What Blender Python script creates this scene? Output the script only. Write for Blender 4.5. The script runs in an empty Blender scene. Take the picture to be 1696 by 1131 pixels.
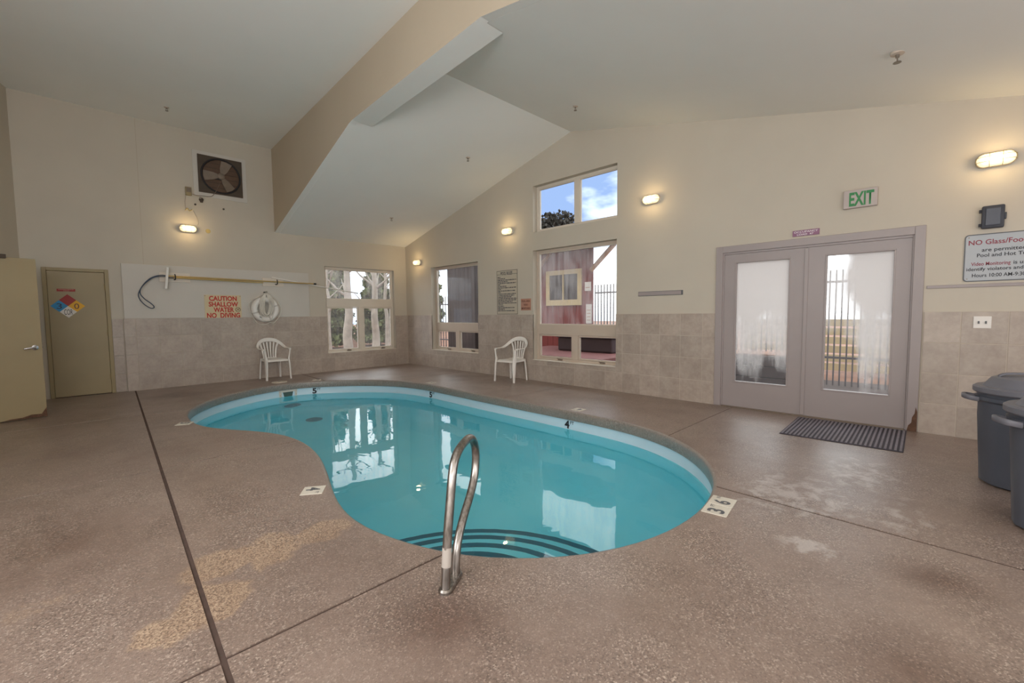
import bpy, bmesh, math, random
from mathutils import Vector, Matrix
from mathutils.geometry import delaunay_2d_cdt
random.seed(7)
scene = bpy.context.scene
COL = scene.collection
PI = math.pi

# ------------------------------------------------------------------ camera
cam_d = bpy.data.cameras.new('camera')
cam_d.sensor_width = 36.0
cam_d.lens = 732.53 / 1696.0 * 36.0
cam_d.clip_start = 0.05
cam = bpy.data.objects.new('camera', cam_d)
COL.objects.link(cam)
va = Vector((733.0, 54.5, -732.53)).normalized()      # world X in camera space
vb = Vector((-735.0, 39.5, -732.53)).normalized()     # world Y in camera space
vb = (vb - va * va.dot(vb)).normalized()
vz = va.cross(vb)
cm = Matrix((va, vb, vz)).to_4x4()
cm.translation = Vector((0, 0, 1.28))
cam.matrix_world = cm
scene.camera = cam

# ------------------------------------------------------------------ world
world = bpy.data.worlds.new('sky')
scene.world = world
world.use_nodes = True
wn = world.node_tree.nodes; wl = world.node_tree.links
wn.clear()
w_out = wn.new('ShaderNodeOutputWorld'); w_bg = wn.new('ShaderNodeBackground')
w_tc = wn.new('ShaderNodeTexCoord'); w_map = wn.new('ShaderNodeMapping')
w_map.inputs['Scale'].default_value = (1.0, 1.0, 2.2)
w_map.inputs['Location'].default_value = (9.18, 5.39, 10.96)
w_noise = wn.new('ShaderNodeTexNoise'); w_noise.inputs['Scale'].default_value = 1.7
w_noise.inputs['Detail'].default_value = 6; w_noise.inputs['Roughness'].default_value = 0.55
w_ramp = wn.new('ShaderNodeValToRGB')
w_ramp.color_ramp.elements[0].position = 0.34; w_ramp.color_ramp.elements[1].position = 0.54
w_mix = wn.new('ShaderNodeMixRGB')
w_mix.inputs[1].default_value = (0.52, 0.74, 1.25, 1)
w_mix.inputs[2].default_value = (4.4, 4.42, 4.48, 1)
wl.new(w_tc.outputs['Generated'], w_map.inputs['Vector'])
wl.new(w_map.outputs['Vector'], w_noise.inputs['Vector'])
wl.new(w_noise.outputs['Fac'], w_ramp.inputs['Fac'])
wl.new(w_ramp.outputs['Color'], w_mix.inputs['Fac'])
wl.new(w_mix.outputs['Color'], w_bg.inputs['Color'])
w_bg.inputs['Strength'].default_value = 1.0
wl.new(w_bg.outputs['Background'], w_out.inputs['Surface'])

# ------------------------------------------------------------------ added fill lights behind and beside the camera, no windows there
def area(name, loc, rot, sx, sy, watts, col):
    d = bpy.data.lights.new(name, 'AREA'); d.shape = 'RECTANGLE'; d.size = sx; d.size_y = sy
    d.energy = watts; d.color = col
    o = bpy.data.objects.new(name, d); COL.objects.link(o); o.location = loc; o.rotation_euler = rot
    return o
area('front_fill_light', (2.6, -2.9, 1.5), (PI/2 + 0.1, 0, 0), 5.6, 1.8, 90, (0.98, 0.98, 1.0))
area('left_fill_light', (-2.75, 1.6, 2.3), (0, -PI/2 - 0.1, -0.29), 2.4, 4.4, 225, (0.98, 0.98, 1.0))
area('front_fill_light', (-2.0, -2.9, 2.6), (PI/2 + 0.6, 0, 0), 3.6, 3.0, 410, (0.98, 0.98, 1.0))

# ------------------------------------------------------------------ colour management
vs = scene.view_settings
vs.view_transform = 'Standard'; vs.look = 'None'; vs.gamma = 1.0; vs.use_curve_mapping = False
vs.exposure = -0.2
scene.cycles.use_denoising = True
scene.cycles.max_bounces = 14
scene.cycles.diffuse_bounces = 7
scene.cycles.transparent_max_bounces = 24
scene.cycles.transmission_bounces = 10
scene.cycles.sample_clamp_indirect = 6.0
scene.cycles.caustics_refractive = True
scene.cycles.caustics_reflective = False

# ================================================================== materials
def lin(c):
    c = c / 255.0
    return c / 12.92 if c <= 0.04045 else ((c + 0.055) / 1.055) ** 2.4
def rgb(r, g, b): return (lin(r), lin(g), lin(b), 1.0)

class Mat:
    def __init__(s, name):
        s.m = bpy.data.materials.new(name); s.m.use_nodes = True
        s.t = s.m.node_tree; s.n = s.t.nodes; s.l = s.t.links
        s.b = s.n['Principled BSDF']; s.out = s.n['Material Output']
    def node(s, typ, **kw):
        n = s.n.new(typ)
        for k, v in kw.items():
            if k in n.inputs.keys(): n.inputs[k].default_value = v
            else: setattr(n, k, v)
        return n
    def pos(s, scale=(1, 1, 1)):
        g = s.node('ShaderNodeNewGeometry'); mp = s.node('ShaderNodeMapping'); mp.inputs['Scale'].default_value = scale
        s.l.new(g.outputs['Position'], mp.inputs['Vector']); return mp.outputs['Vector']
    def noise(s, scale, detail=4, rough=0.55, vec=None, dist=0.0):
        n = s.node('ShaderNodeTexNoise', Scale=scale, Detail=detail, Roughness=rough, Distortion=dist)
        s.l.new(vec if vec is not None else s.pos(), n.inputs['Vector']); return n.outputs['Fac']
    def ramp(s, fac, stops):
        r = s.node('ShaderNodeValToRGB'); e = r.color_ramp.elements
        while len(e) < len(stops): e.new(0.5)
        for el, (p, c) in zip(e, stops):
            el.position = p; el.color = c if len(c) == 4 else (*c, 1)
        s.l.new(fac, r.inputs['Fac']); return r.outputs['Color']
    def mix(s, fac, a, b, mode='MIX'):
        n = s.node('ShaderNodeMixRGB', blend_type=mode)
        for i, v in enumerate((fac, a, b)):
            if isinstance(v, (int, float)): n.inputs[i].default_value = v
            elif isinstance(v, tuple): n.inputs[i].default_value = v
            else: s.l.new(v, n.inputs[i])
        return n.outputs['Color']
    def bump(s, h, strength=0.2, dist=0.01):
        b = s.node('ShaderNodeBump', Strength=strength, Distance=dist)
        s.l.new(h, b.inputs['Height']); s.l.new(b.outputs['Normal'], s.b.inputs['Normal'])
    def col(s, c):
        if isinstance(c, tuple): s.b.inputs['Base Color'].default_value = c
        else: s.l.new(c, s.b.inputs['Base Color'])
    def set(s, **kw):
        for k, v in kw.items(): s.b.inputs[k.replace('_', ' ')].default_value = v
        return s

M = {}
def paint(name, c, rough=0.5, var=0.06, scale=3.0, metallic=0.0, bump=0.0, spec=0.4):
    m = Mat(name)
    f = m.noise(scale, 5)
    lo = tuple(x * (1 - var) for x in c[:3]) + (1,); hi = tuple(min(1, x * (1 + var)) for x in c[:3]) + (1,)
    m.col(m.ramp(f, [(0.3, lo), (0.7, hi)]))
    m.set(Roughness=rough, Metallic=metallic)
    m.b.inputs['Specular IOR Level'].default_value = spec
    if bump: m.bump(m.noise(180, 2), bump, 0.004)
    M[name] = m.m
    return m.m

paint('wall_paint', rgb(192, 183, 168), 0.62, 0.035, 1.2, bump=0.08)
paint('ceiling_paint', rgb(236, 234, 229), 0.75, 0.02, 0.9, bump=0.08)
paint('bulkhead_paint', rgb(180, 167, 147), 0.65, 0.03, 0.9, bump=0.06)
paint('panel_paint', rgb(198, 192, 183), 0.5, 0.03, 2.0)
paint('olive_door', rgb(152, 136, 102), 0.42, 0.05, 2.2)
paint('olive_frame', rgb(150, 134, 98), 0.45, 0.04, 2.5)
paint('mauve_door', rgb(156, 146, 144), 0.40, 0.03, 1.6)
paint('window_white', rgb(214, 204, 190), 0.4, 0.03, 3)
paint('window_tan', rgb(196, 180, 164), 0.42, 0.03, 3)
paint('window_bronze', rgb(120, 106, 92), 0.4, 0.04, 3)
paint('grout', rgb(186, 174, 160), 0.8, 0.05, 8)
paint('white_plastic', rgb(226, 221, 214), 0.38, 0.02, 4)
paint('rope', rgb(222, 216, 204), 0.8, 0.06, 30)
paint('dark_fan', rgb(74, 62, 50), 0.6, 0.15, 8)
paint('fan_slat', rgb(92, 70, 54), 0.6, 0.15, 8)
paint('fan_blade', rgb(122, 108, 94), 0.5, 0.12, 10)
paint('grey_metal', rgb(140, 132, 122), 0.4, 0.1, 10, metallic=0.6)
paint('black_rubber', rgb(36, 34, 36), 0.6, 0.1, 10)
paint('blue_tube', rgb(58, 72, 92), 0.4, 0.05, 10)
paint('brass_pole', rgb(196, 168, 110), 0.32, 0.05, 10, metallic=0.5)
paint('can_plastic', rgb(80, 84, 94), 0.42, 0.06, 5, bump=0.05)
paint('can_lid', rgb(110, 110, 118), 0.42, 0.05, 5)
paint('mat_dark', rgb(66, 62, 70), 0.8, 0.08, 15)
paint('mat_rib', rgb(124, 118, 126), 0.8, 0.08, 15)
paint('sign_cream', rgb(206, 188, 152), 0.45, 0.03, 5)
paint('sign_red', rgb(186, 44, 34), 0.5, 0.03, 8)
paint('sign_grey', rgb(168, 172, 176), 0.35, 0.02, 5)
paint('sign_tan', rgb(184, 174, 156), 0.45, 0.02, 5)
paint('sign_rose', rgb(178, 132, 112), 0.45, 0.05, 20)
paint('ink_black', rgb(34, 34, 40), 0.5, 0.02, 8)
paint('ink_blue', rgb(44, 48, 70), 0.5, 0.02, 8)
paint('ink_maroon', rgb(140, 52, 66), 0.5, 0.02, 8)
paint('ink_brown', rgb(96, 60, 52), 0.5, 0.02, 8)
paint('ink_white', rgb(232, 226, 228), 0.5, 0.02, 8)
paint('ink_grey', rgb(92, 94, 98), 0.5, 0.02, 8)
paint('haz_red', rgb(150, 40, 36), 0.5, 0.03, 8)
paint('haz_blue', rgb(40, 136, 190), 0.5, 0.03, 8)
paint('haz_yellow', rgb(226, 168, 30), 0.5, 0.03, 8)
paint('haz_white', rgb(222, 216, 208), 0.5, 0.03, 8)
paint('exit_plate', rgb(178, 166, 160), 0.4, 0.02, 8)
paint('exit_green', rgb(52, 128, 74), 0.5, 0.03, 8)
paint('occupancy_purple', rgb(140, 98, 124), 0.5, 0.03, 8)
paint('box_dark', rgb(58, 60, 68), 0.5, 0.05, 8)
paint('marker_tile', rgb(212, 206, 192), 0.35, 0.03, 20)
paint('lid_plastic', rgb(206, 198, 186), 0.4, 0.03, 10)
paint('tape', rgb(178, 170, 162), 0.5, 0.03, 10)
paint('chrome', rgb(196, 196, 198), 0.2, 0.03, 10, metallic=1.0)
paint('rust', rgb(94, 68, 52), 0.9, 0.3, 30)
paint('cage_wire', rgb(170, 152, 116), 0.5, 0.05, 10)
paint('bracket_yellow', rgb(196, 172, 110), 0.5, 0.05, 10)
paint('stripe_blue', rgb(28, 110, 132), 0.5, 0.04, 10)
paint('drain_grey', rgb(72, 150, 168), 0.6, 0.04, 10)
paint('skimmer_dark', rgb(70, 92, 88), 0.6, 0.04, 10)
paint('joint_dark', rgb(80, 64, 57), 0.85, 0.2, 14)
paint('pool_band', rgb(188, 214, 226), 0.35, 0.02, 4)
# exterior
paint('cabin_red', rgb(128, 58, 54), 0.8, 0.1, 4)
paint('cabin_trim', rgb(204, 182, 140), 0.7, 0.05, 4)
paint('dark_siding', rgb(52, 42, 40), 0.85, 0.2, 5)
paint('shingle', rgb(88, 72, 64), 0.9, 0.2, 6)
paint('beam_wood', rgb(168, 120, 82), 0.7, 0.15, 8)
paint('fence_metal', rgb(84, 78, 82), 0.6, 0.05, 4)
paint('tan_siding', rgb(190, 168, 126), 0.8, 0.06, 4)
paint('aspen_bark', rgb(150, 142, 130), 0.85, 0.22, 5)
paint('pine_green', rgb(92, 98, 62), 0.9, 0.35, 3)
paint('bush_dark', rgb(58, 54, 48), 0.9, 0.35, 6)
paint('outer_ground', rgb(142, 104, 84), 0.95, 0.3, 1.5)
paint('hill_sand', rgb(188, 168, 148), 0.95, 0.15, 0.6)
paint('patio_dark', rgb(84, 72, 68), 0.9, 0.2, 3)
paint('tub_brown', rgb(120, 76, 72), 0.7, 0.12, 6)
paint('tub_dark', rgb(70, 56, 58), 0.7, 0.12, 6)
paint('paper', rgb(226, 220, 214), 0.7, 0.03, 8)
paint('dark_glass', rgb(66, 56, 54), 0.5, 0.1, 4, spec=0.2)

# brushed steel of the grab rail
m = Mat('steel'); f = m.noise(60, 3, vec=m.pos((1, 1, 0.15)))
m.col(m.ramp(f, [(0.3, rgb(126, 120, 114)), (0.7, rgb(172, 166, 160))])); m.set(Metallic=1.0, Roughness=0.3); M['steel'] = m.m

# ceramic wall tile, tinted a little differently tile by tile
m = Mat('wall_tile')
oi = m.node('ShaderNodeObjectInfo')
n1 = m.noise(4.5, 5, 0.6); n2 = m.noise(22, 4, 0.6)
c1 = m.ramp(n1, [(0.25, rgb(156, 142, 130)), (0.5, rgb(172, 158, 146)), (0.75, rgb(186, 174, 162))])
c2 = m.mix(0.25, c1, m.ramp(n2, [(0.35, rgb(150, 136, 124)), (0.65, rgb(186, 174, 162))]))
mr = m.node('ShaderNodeMapRange'); mr.inputs['To Min'].default_value = 0.92; mr.inputs['To Max'].default_value = 1.06
m.l.new(oi.outputs['Random'], mr.inputs['Value'])
m.col(m.mix(1.0, c2, mr.outputs['Result'], 'MULTIPLY')); m.set(Roughness=0.38); M['wall_tile'] = m.m

# exposed aggregate deck
def deck_material(name, dark, mid, light, patches):
    m = Mat(name)
    vo = m.node('ShaderNodeTexVoronoi', Scale=165.0); m.l.new(m.pos((1, 1, 0.4)), vo.inputs['Vector'])
    sep = m.node('ShaderNodeSeparateColor'); m.l.new(vo.outputs['Color'], sep.inputs[0])
    pebble = m.ramp(sep.outputs[0], [(0.0, dark), (0.45, mid), (0.8, mid), (1.0, light)])
    smear = m.noise(2.2, 7, 0.62, dist=0.6)
    grey = m.ramp(m.noise(9, 6, 0.6), [(0.3, mid), (0.7, tuple(min(1, x * 1.18) for x in mid[:3]) + (1,))])
    cover = m.ramp(smear, [(0.40, (0.30, 0.30, 0.30)), (0.60, (0.72, 0.72, 0.72))])
    c = m.mix(cover, pebble, grey)
    if patches:
        def spots(lst, jitter, edge):
            """soft blotches of wear and of painted glare lying at fixed places of the deck"""
            nz = m.noise(jitter[0], 6, 0.62, dist=0.3); tot = None
            for x, y, rx, ry, k in lst:
                g_ = m.node('ShaderNodeNewGeometry'); mp = m.node('ShaderNodeMapping', vector_type='POINT')
                mp.inputs['Location'].default_value = (-x / rx, -y / ry, 0); mp.inputs['Scale'].default_value = (1 / rx, 1 / ry, 0)
                m.l.new(g_.outputs['Position'], mp.inputs['Vector'])
                ln = m.node('ShaderNodeVectorMath', operation='LENGTH'); m.l.new(mp.outputs['Vector'], ln.inputs[0])
                mr = m.node('ShaderNodeMapRange'); mr.inputs['From Min'].default_value = 0.0; mr.inputs['From Max'].default_value = 1.6
                mr.inputs['To Min'].default_value = k; mr.inputs['To Max'].default_value = 0.0
                m.l.new(ln.outputs['Value'], mr.inputs['Value'])
                if tot is None: tot = mr.outputs['Result']
                else:
                    ad = m.node('ShaderNodeMath', operation='MAXIMUM'); m.l.new(tot, ad.inputs[0]); m.l.new(mr.outputs['Result'], ad.inputs[1]); tot = ad.outputs['Value']
            ma = m.node('ShaderNodeMath', operation='MULTIPLY_ADD'); m.l.new(nz, ma.inputs[0]); ma.inputs[1].default_value = jitter[1] * 2.4; ma.inputs[2].default_value = 1.0 - jitter[1] * 1.2
            ml = m.node('ShaderNodeMath', operation='MULTIPLY'); m.l.new(ma.outputs['Value'], ml.inputs[0]); m.l.new(tot, ml.inputs[1])
            return m.ramp(ml.outputs['Value'], edge)
        tan = m.ramp(sep.outputs[1], [(0.0, rgb(104, 80, 64)), (0.5, rgb(166, 140, 116)), (1.0, rgb(208, 184, 156))])
        pf = spots([(0.60, 2.62, 0.34, 0.30, 0.55), (1.02, 2.60, 0.26, 0.16, 0.5), (0.42, 2.35, 0.22, 0.25, 0.5), (0.15, 2.2, 0.4, 0.3, 0.34), (-0.2, 2.9, 0.6, 0.5, 0.27), (2.3, 0.2, 0.5, 0.4, 0.25)], (2.6, 0.9), [(0.26, (0, 0, 0)), (0.31, (0.75, 0.75, 0.75))])
        c = m.mix(pf, c, tan)
        st = m.ramp(m.noise(0.9, 5, 0.6, vec=m.pos((1.3, 0.8, 2))), [(0.34, (0.78, 0.74, 0.72)), (0.56, (1, 1, 1))])
        c = m.mix(1.0, c, st, 'MULTIPLY')
        ds = spots([(1.02, 1.42, 0.22, 0.28, 0.6), (2.86, 0.0, 0.16, 0.18, 0.6), (2.06, 0.04, 0.25, 0.2, 0.55), (-0.1, 3.5, 0.5, 0.5, 0.4), (1.15, 8.9, 0.35, 0.3, 0.6), (0.75, 1.1, 0.35, 0.3, 0.5), (5.6, 6.9, 0.4, 0.5, 0.35)], (3.0, 0.8), [(0.10, (1, 1, 1)), (0.62, (0.56, 0.46, 0.42))])
        c = m.mix(1.0, c, ds, 'MULTIPLY')
        wf = spots([(2.76, 0.52, 0.13, 0.18, 0.55), (3.5, 0.75, 0.7, 0.5, 0.42), (4.3, 0.5, 0.7, 0.5, 0.38), (3.6, 0.2, 0.6, 0.3, 0.36)], (9.0, 1.3), [(0.27, (0, 0, 0)), (0.44, (0.5, 0.5, 0.5))])  # white scuff, plus the glare from the door glass painted as pale blotches
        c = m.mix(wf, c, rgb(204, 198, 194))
    m.col(c)
    r = m.ramp(m.noise(1.6, 6, 0.6), [(0.35, (0.34, 0.34, 0.34)), (0.65, (0.52, 0.52, 0.52))])
    m.l.new(r, m.b.inputs['Roughness'])
    m.b.inputs['Specular IOR Level'].default_value = 0.75
    m.b.inputs['Coat Weight'].default_value = 0.45; m.b.inputs['Coat Roughness'].default_value = 0.36
    m.bump(vo.outputs['Distance'], 0.28, 0.003)
    M[name] = m.m
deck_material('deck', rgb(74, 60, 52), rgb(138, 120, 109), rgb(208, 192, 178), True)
deck_material('coping', rgb(80, 72, 66), rgb(132, 121, 112), rgb(178, 166, 156), False)

# pool shell under water
m = Mat('pool_shell')
f = m.noise(1.5, 4)
m.col(m.ramp(f, [(0.3, rgb(116, 238, 255)), (0.7, rgb(130, 242, 255))])); m.set(Roughness=0.45); M['pool_shell'] = m.m

# water surface: a refracting, slightly rippled interface
m = Mat('water')
g = m.node('ShaderNodeBsdfGlass', IOR=1.333, Roughness=0.0)
g.inputs['Color'].default_value = (1.0, 1.0, 1.0, 1)
rp = m.noise(3.4, 2, 0.5, vec=m.pos((1, 1, 1)), dist=0.4)
b = m.node('ShaderNodeBump', Strength=0.08, Distance=0.02)
m.l.new(rp, b.inputs['Height']); m.l.new(b.outputs['Normal'], g.inputs['Normal'])
m.l.new(g.outputs['BSDF'], m.out.inputs['Surface']); M['water'] = m.m

# window panes
def glass_mat(name, fog_stops, streak=(14, 14, 0.8), fogcol=(0.74, 0.72, 0.70, 1), height=None, blotch=1.1, wiped=None):
    m = Mat(name)
    tr = m.node('ShaderNodeBsdfTransparent'); tr.inputs['Color'].default_value = (0.93, 0.95, 0.95, 1)
    gl = m.node('ShaderNodeBsdfGlossy', Roughness=0.02)
    fr = m.node('ShaderNodeFresnel', IOR=1.14)
    mx = m.node('ShaderNodeMixShader')
    m.l.new(fr.outputs['Fac'], mx.inputs['Fac']); m.l.new(tr.outputs['BSDF'], mx.inputs[1]); m.l.new(gl.outputs['BSDF'], mx.inputs[2])
    res = mx.outputs['Shader']
    if fog_stops:
        # condensation: vertical runs and broad blotches
        s1 = m.noise(1.0, 6, 0.65, vec=m.pos(streak))
        s2 = m.noise(blotch, 5, 0.6)
        f = m.mix(0.5, s1, s2)
        if height:
            gm = m.node('ShaderNodeNewGeometry'); sx = m.node('ShaderNodeSeparateXYZ'); m.l.new(gm.outputs['Position'], sx.inputs[0])
            hr = m.node('ShaderNodeMapRange'); hr.inputs['From Min'].default_value = height[0]; hr.inputs['From Max'].default_value = height[1]
            hr.inputs['To Min'].default_value = height[2]; hr.inputs['To Max'].default_value = height[3]
            m.l.new(sx.outputs['Z'], hr.inputs['Value'])
            f = m.mix(1.0, f, hr.outputs['Result'], 'ADD')
            if wiped:
                wr = m.node('ShaderNodeMapRange'); wr.inputs['From Min'].default_value = wiped[0]; wr.inputs['From Max'].default_value = wiped[1]
                wr.inputs['To Min'].default_value = 0.0; wr.inputs['To Max'].default_value = wiped[2]
                m.l.new(sx.outputs['Y'], wr.inputs['Value']); f = m.mix(1.0, f, wr.outputs['Result'], 'ADD')
        fac = m.ramp(f, fog_stops)
        tl = m.node('ShaderNodeBsdfTranslucent'); tl.inputs['Color'].default_value = fogcol
        df = m.node('ShaderNodeBsdfDiffuse'); df.inputs['Color'].default_value = fogcol
        m2 = m.node('ShaderNodeMixShader', Fac=0.3)
        m.l.new(tl.outputs['BSDF'], m2.inputs[1]); m.l.new(df.outputs['BSDF'], m2.inputs[2])
        m3 = m.node('ShaderNodeMixShader')
        m.l.new(fac, m3.inputs['Fac']); m.l.new(res, m3.inputs[1]); m.l.new(m2.outputs['Shader'], m3.inputs[2])
        res = m3.outputs['Shader']
    m.l.new(res, m.out.inputs['Surface'])
    M[name] = m.m
glass_mat('glass_clear', None)
glass_mat('glass_misted', [(0.42, (0.03,) * 3), (0.70, (0.34,) * 3)], streak=(7, 7, 0.9))
glass_mat('glass_wet', [(0.40, (0.03,) * 3), (0.66, (0.09,) * 3)], streak=(18, 18, 0.7))
glass_mat('glass_fogged', [(0.36, (0.05,) * 3), (0.64, (0.93,) * 3)], streak=(4, 4, 0.6), height=(0.35, 1.35, -0.18, 0.2))

glass_mat('glass_wiped', [(0.36, (0.05,) * 3), (0.64, (0.93,) * 3)], streak=(4, 4, 0.6), height=(0.35, 1.5, -0.16, 0.2), wiped=(0.72, 0.95, -0.24))

def lamp_material():
    m = Mat('lamp_glow')
    m.b.inputs['Base Color'].default_value = (0.9, 0.85, 0.7, 1)
    m.b.inputs['Emission Color'].default_value = (1.0, 0.84, 0.50, 1)
    lw = m.node('ShaderNodeLayerWeight', Blend=0.45)
    mr = m.node('ShaderNodeMapRange'); mr.inputs['To Min'].default_value = 2.6; mr.inputs['To Max'].default_value = 0.8
    m.b.inputs['Emission Strength'].default_value = 1.05
    M['lamp_glow'] = m.m
lamp_material()

# ================================================================== mesh helpers
def new_obj(name, me, mat=None, parent=None, smooth=False, auto=None):
    o = bpy.data.objects.new(name, me); COL.objects.link(o)
    if mat is not None:
        mm = M[mat] if isinstance(mat, str) else mat
        if len(me.materials) == 0: me.materials.append(mm)
    if parent is not None: o.parent = parent
    if smooth:
        for p in me.polygons: p.use_smooth = True
        if auto is not None:
            try: me.set_sharp_from_angle(angle=math.radians(auto))
            except Exception: pass
    return o
def finish(name, bm, mat=None, parent=None, smooth=False, auto=40, recalc=True):
    if recalc: bmesh.ops.recalc_face_normals(bm, faces=bm.faces[:])
    me = bpy.data.meshes.new(name); bm.to_mesh(me); bm.free()
    return new_obj(name, me, mat, parent, smooth, auto)
def BM(): return bmesh.new()
def box(bm, x0, x1, y0, y1, z0, z1, bev=0.0):
    if x0 > x1: x0, x1 = x1, x0
    if y0 > y1: y0, y1 = y1, y0
    if z0 > z1: z0, z1 = z1, z0
    if bev <= 0:
        v = [bm.verts.new(p) for p in ((x0, y0, z0), (x1, y0, z0), (x1, y1, z0), (x0, y1, z0), (x0, y0, z1), (x1, y0, z1), (x1, y1, z1), (x0, y1, z1))]
        for q in ((3, 2, 1, 0), (4, 5, 6, 7), (0, 1, 5, 4), (1, 2, 6, 5), (2, 3, 7, 6), (3, 0, 4, 7)): bm.faces.new([v[i] for i in q])
        return
    t = bmesh.new(); box(t, x0, x1, y0, y1, z0, z1)
    bmesh.ops.bevel(t, geom=t.edges[:], offset=bev, segments=2, profile=0.5, affect='EDGES')
    merge(bm, t)
def merge(bm, t, mat=None):
    me = bpy.data.meshes.new('tmp'); t.to_mesh(me); t.free()
    if mat is not None: me.transform(mat)
    bm.from_mesh(me); bpy.data.meshes.remove(me)
def ring_faces(bm, rings, close=True, cap=True):
    n = len(rings[0])
    for a, b in zip(rings[:-1], rings[1:]):
        for i in range(n if close else n - 1):
            j = (i + 1) % n
            bm.faces.new((a[i], a[j], b[j], b[i]))
    if cap:
        bm.faces.new(list(reversed(rings[0]))); bm.faces.new(rings[-1])
def catmull(pts, sub=6, closed=False):
    P = [Vector(p) for p in pts]; n = len(P); out = []
    for i in range(n if closed else n - 1):
        if closed: p0, p1, p2, p3 = P[(i - 1) % n], P[i], P[(i + 1) % n], P[(i + 2) % n]
        else: p0, p1, p2, p3 = P[max(i - 1, 0)], P[i], P[i + 1], P[min(i + 2, n - 1)]
        for k in range(sub):
            t = k / sub
            out.append(0.5 * ((2 * p1) + (-p0 + p2) * t + (2 * p0 - 5 * p1 + 4 * p2 - p3) * t * t + (-p0 + 3 * p1 - 3 * p2 + p3) * t ** 3))
    if not closed: out.append(P[-1])
    return out
def tube(bm, path, r, seg=8, closed=False, cap=True):
    P = [Vector(p) for p in path]; n = len(P); rad = r if isinstance(r, (list, tuple)) else [r] * n
    T = []
    for i in range(n):
        a = P[(i - 1) % n] if (closed or i > 0) else P[i]
        b = P[(i + 1) % n] if (closed or i < n - 1) else P[i]
        T.append((b - a).normalized())
    up = Vector((0, 0, 1)) if abs(T[0].z) < 0.9 else Vector((1, 0, 0))
    N = T[0].cross(up).normalized(); rings = []
    for i in range(n):
        N = (N - T[i] * N.dot(T[i])).normalized(); B = T[i].cross(N)
        rings.append([bm.verts.new(P[i] + (N * math.cos(2 * PI * k / seg) + B * math.sin(2 * PI * k / seg)) * rad[i]) for k in range(seg)])
    if closed: rings.append(rings[0])
    ring_faces(bm, rings, True, cap and not closed)
def lathe(bm, prof, seg=24, axis='Z', sx=1.0, sy=1.0, off=(0, 0, 0)):
    rings = []
    for r, h in prof:
        rg = []
        for k in range(seg):
            a = 2 * PI * k / seg; x, y = max(r, 1e-4) * math.cos(a) * sx, max(r, 1e-4) * math.sin(a) * sy
            p = (x, y, h) if axis == 'Z' else (x, h, y)
            rg.append(bm.verts.new((p[0] + off[0], p[1] + off[1], p[2] + off[2])))
        rings.append(rg)
    ring_faces(bm, rings, True, True)
def ribbon(bm, path, side, width, thick):
    rings = []
    n = len(path)
    for i in range(n):
        P = Vector(path[i]); a = Vector(path[max(i - 1, 0)]); b = Vector(path[min(i + 1, n - 1)])
        t = (b - a).normalized(); w = Vector(side[i]); w = (w - t * w.dot(t)).normalized(); nn = t.cross(w)
        hw = width[i] / 2; ht = (thick[i] if isinstance(thick, (list, tuple)) else thick) / 2
        rings.append([bm.verts.new(P + w * (hw * sx) + nn * (ht * sy)) for sx, sy in ((-1, -0.6), (-0.8, -1), (0.8, -1), (1, -0.6), (1, 0.6), (0.8, 1), (-0.8, 1), (-1, 0.6))])
    ring_faces(bm, rings)
def inside(p, poly):
    x, y = p; c = False; n = len(poly); j = n - 1
    for i in range(n):
        xi, yi = poly[i]; xj, yj = poly[j]
        if (yi > y) != (yj > y) and x < (xj - xi) * (y - yi) / (yj - yi) + xi: c = not c
        j = i
    return c
def cdt(loops, test):
    V = []; E = []
    for lp in loops:
        s = len(V); V += [Vector((p[0], p[1])) for p in lp]
        E += [(s + i, s + (i + 1) % len(lp)) for i in range(len(lp))]
    vo, eo, fo, *_ = delaunay_2d_cdt(V, E, [], 0, 1e-5)
    keep = []
    for f in fo:
        c = sum((vo[i] for i in f), Vector((0, 0))) / len(f)
        if test((c.x, c.y)): keep.append(f)
    return vo, keep
def plate(loops, test, to3, depth, top_only=False, z=None):
    """flat region extruded: to3(u, v, w) gives the point, w=0 front face, w=depth back face"""
    vo, fs = cdt(loops, test)
    bm = bmesh.new(); A = {}; Bk = {}
    def va(i):
        if i not in A: A[i] = bm.verts.new(to3(vo[i].x, vo[i].y, 0.0))
        return A[i]
    def vbk(i):
        if i not in Bk: Bk[i] = bm.verts.new(to3(vo[i].x, vo[i].y, depth))
        return Bk[i]
    cnt = {}
    for f in fs:
        bm.faces.new([va(i) for i in f])
        if not top_only: bm.faces.new([vbk(i) for i in reversed(f)])
        for k in range(len(f)):
            e = (f[k], f[(k + 1) % len(f)]); cnt[e] = cnt.get(e, 0) + 1
    if not top_only:
        for (a, b_) in list(cnt):
            if (b_, a) not in cnt: bm.faces.new([va(b_), va(a), vbk(a), vbk(b_)])
    bmesh.ops.recalc_face_normals(bm, faces=bm.faces[:])
    return bm
def rect(x0, x1, y0, y1): return [(x0, y0), (x1, y0), (x1, y1), (x0, y1)]

def tag(o, label=None, cat=None, group=None, kind=None):
    if label: o['label'] = label
    if cat: o['category'] = cat
    if group: o['group'] = group
    if kind: o['kind'] = kind
    return o
def thing(name, loc=(0, 0, 0), rz=0.0, label=None, cat=None, group=None, kind=None, parent=None):
    o = bpy.data.objects.new(name, None); COL.objects.link(o); o.location = loc; o.rotation_euler = (0, 0, rz)
    o.empty_display_size = 0.1
    if parent: o.parent = parent
    return tag(o, label, cat, group, kind)
def copy_tree(o, parent=None):
    c = o.copy(); COL.objects.link(c); c.parent = parent
    for ch in [x for x in o.children]: copy_tree(ch, c)
    return c

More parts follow.
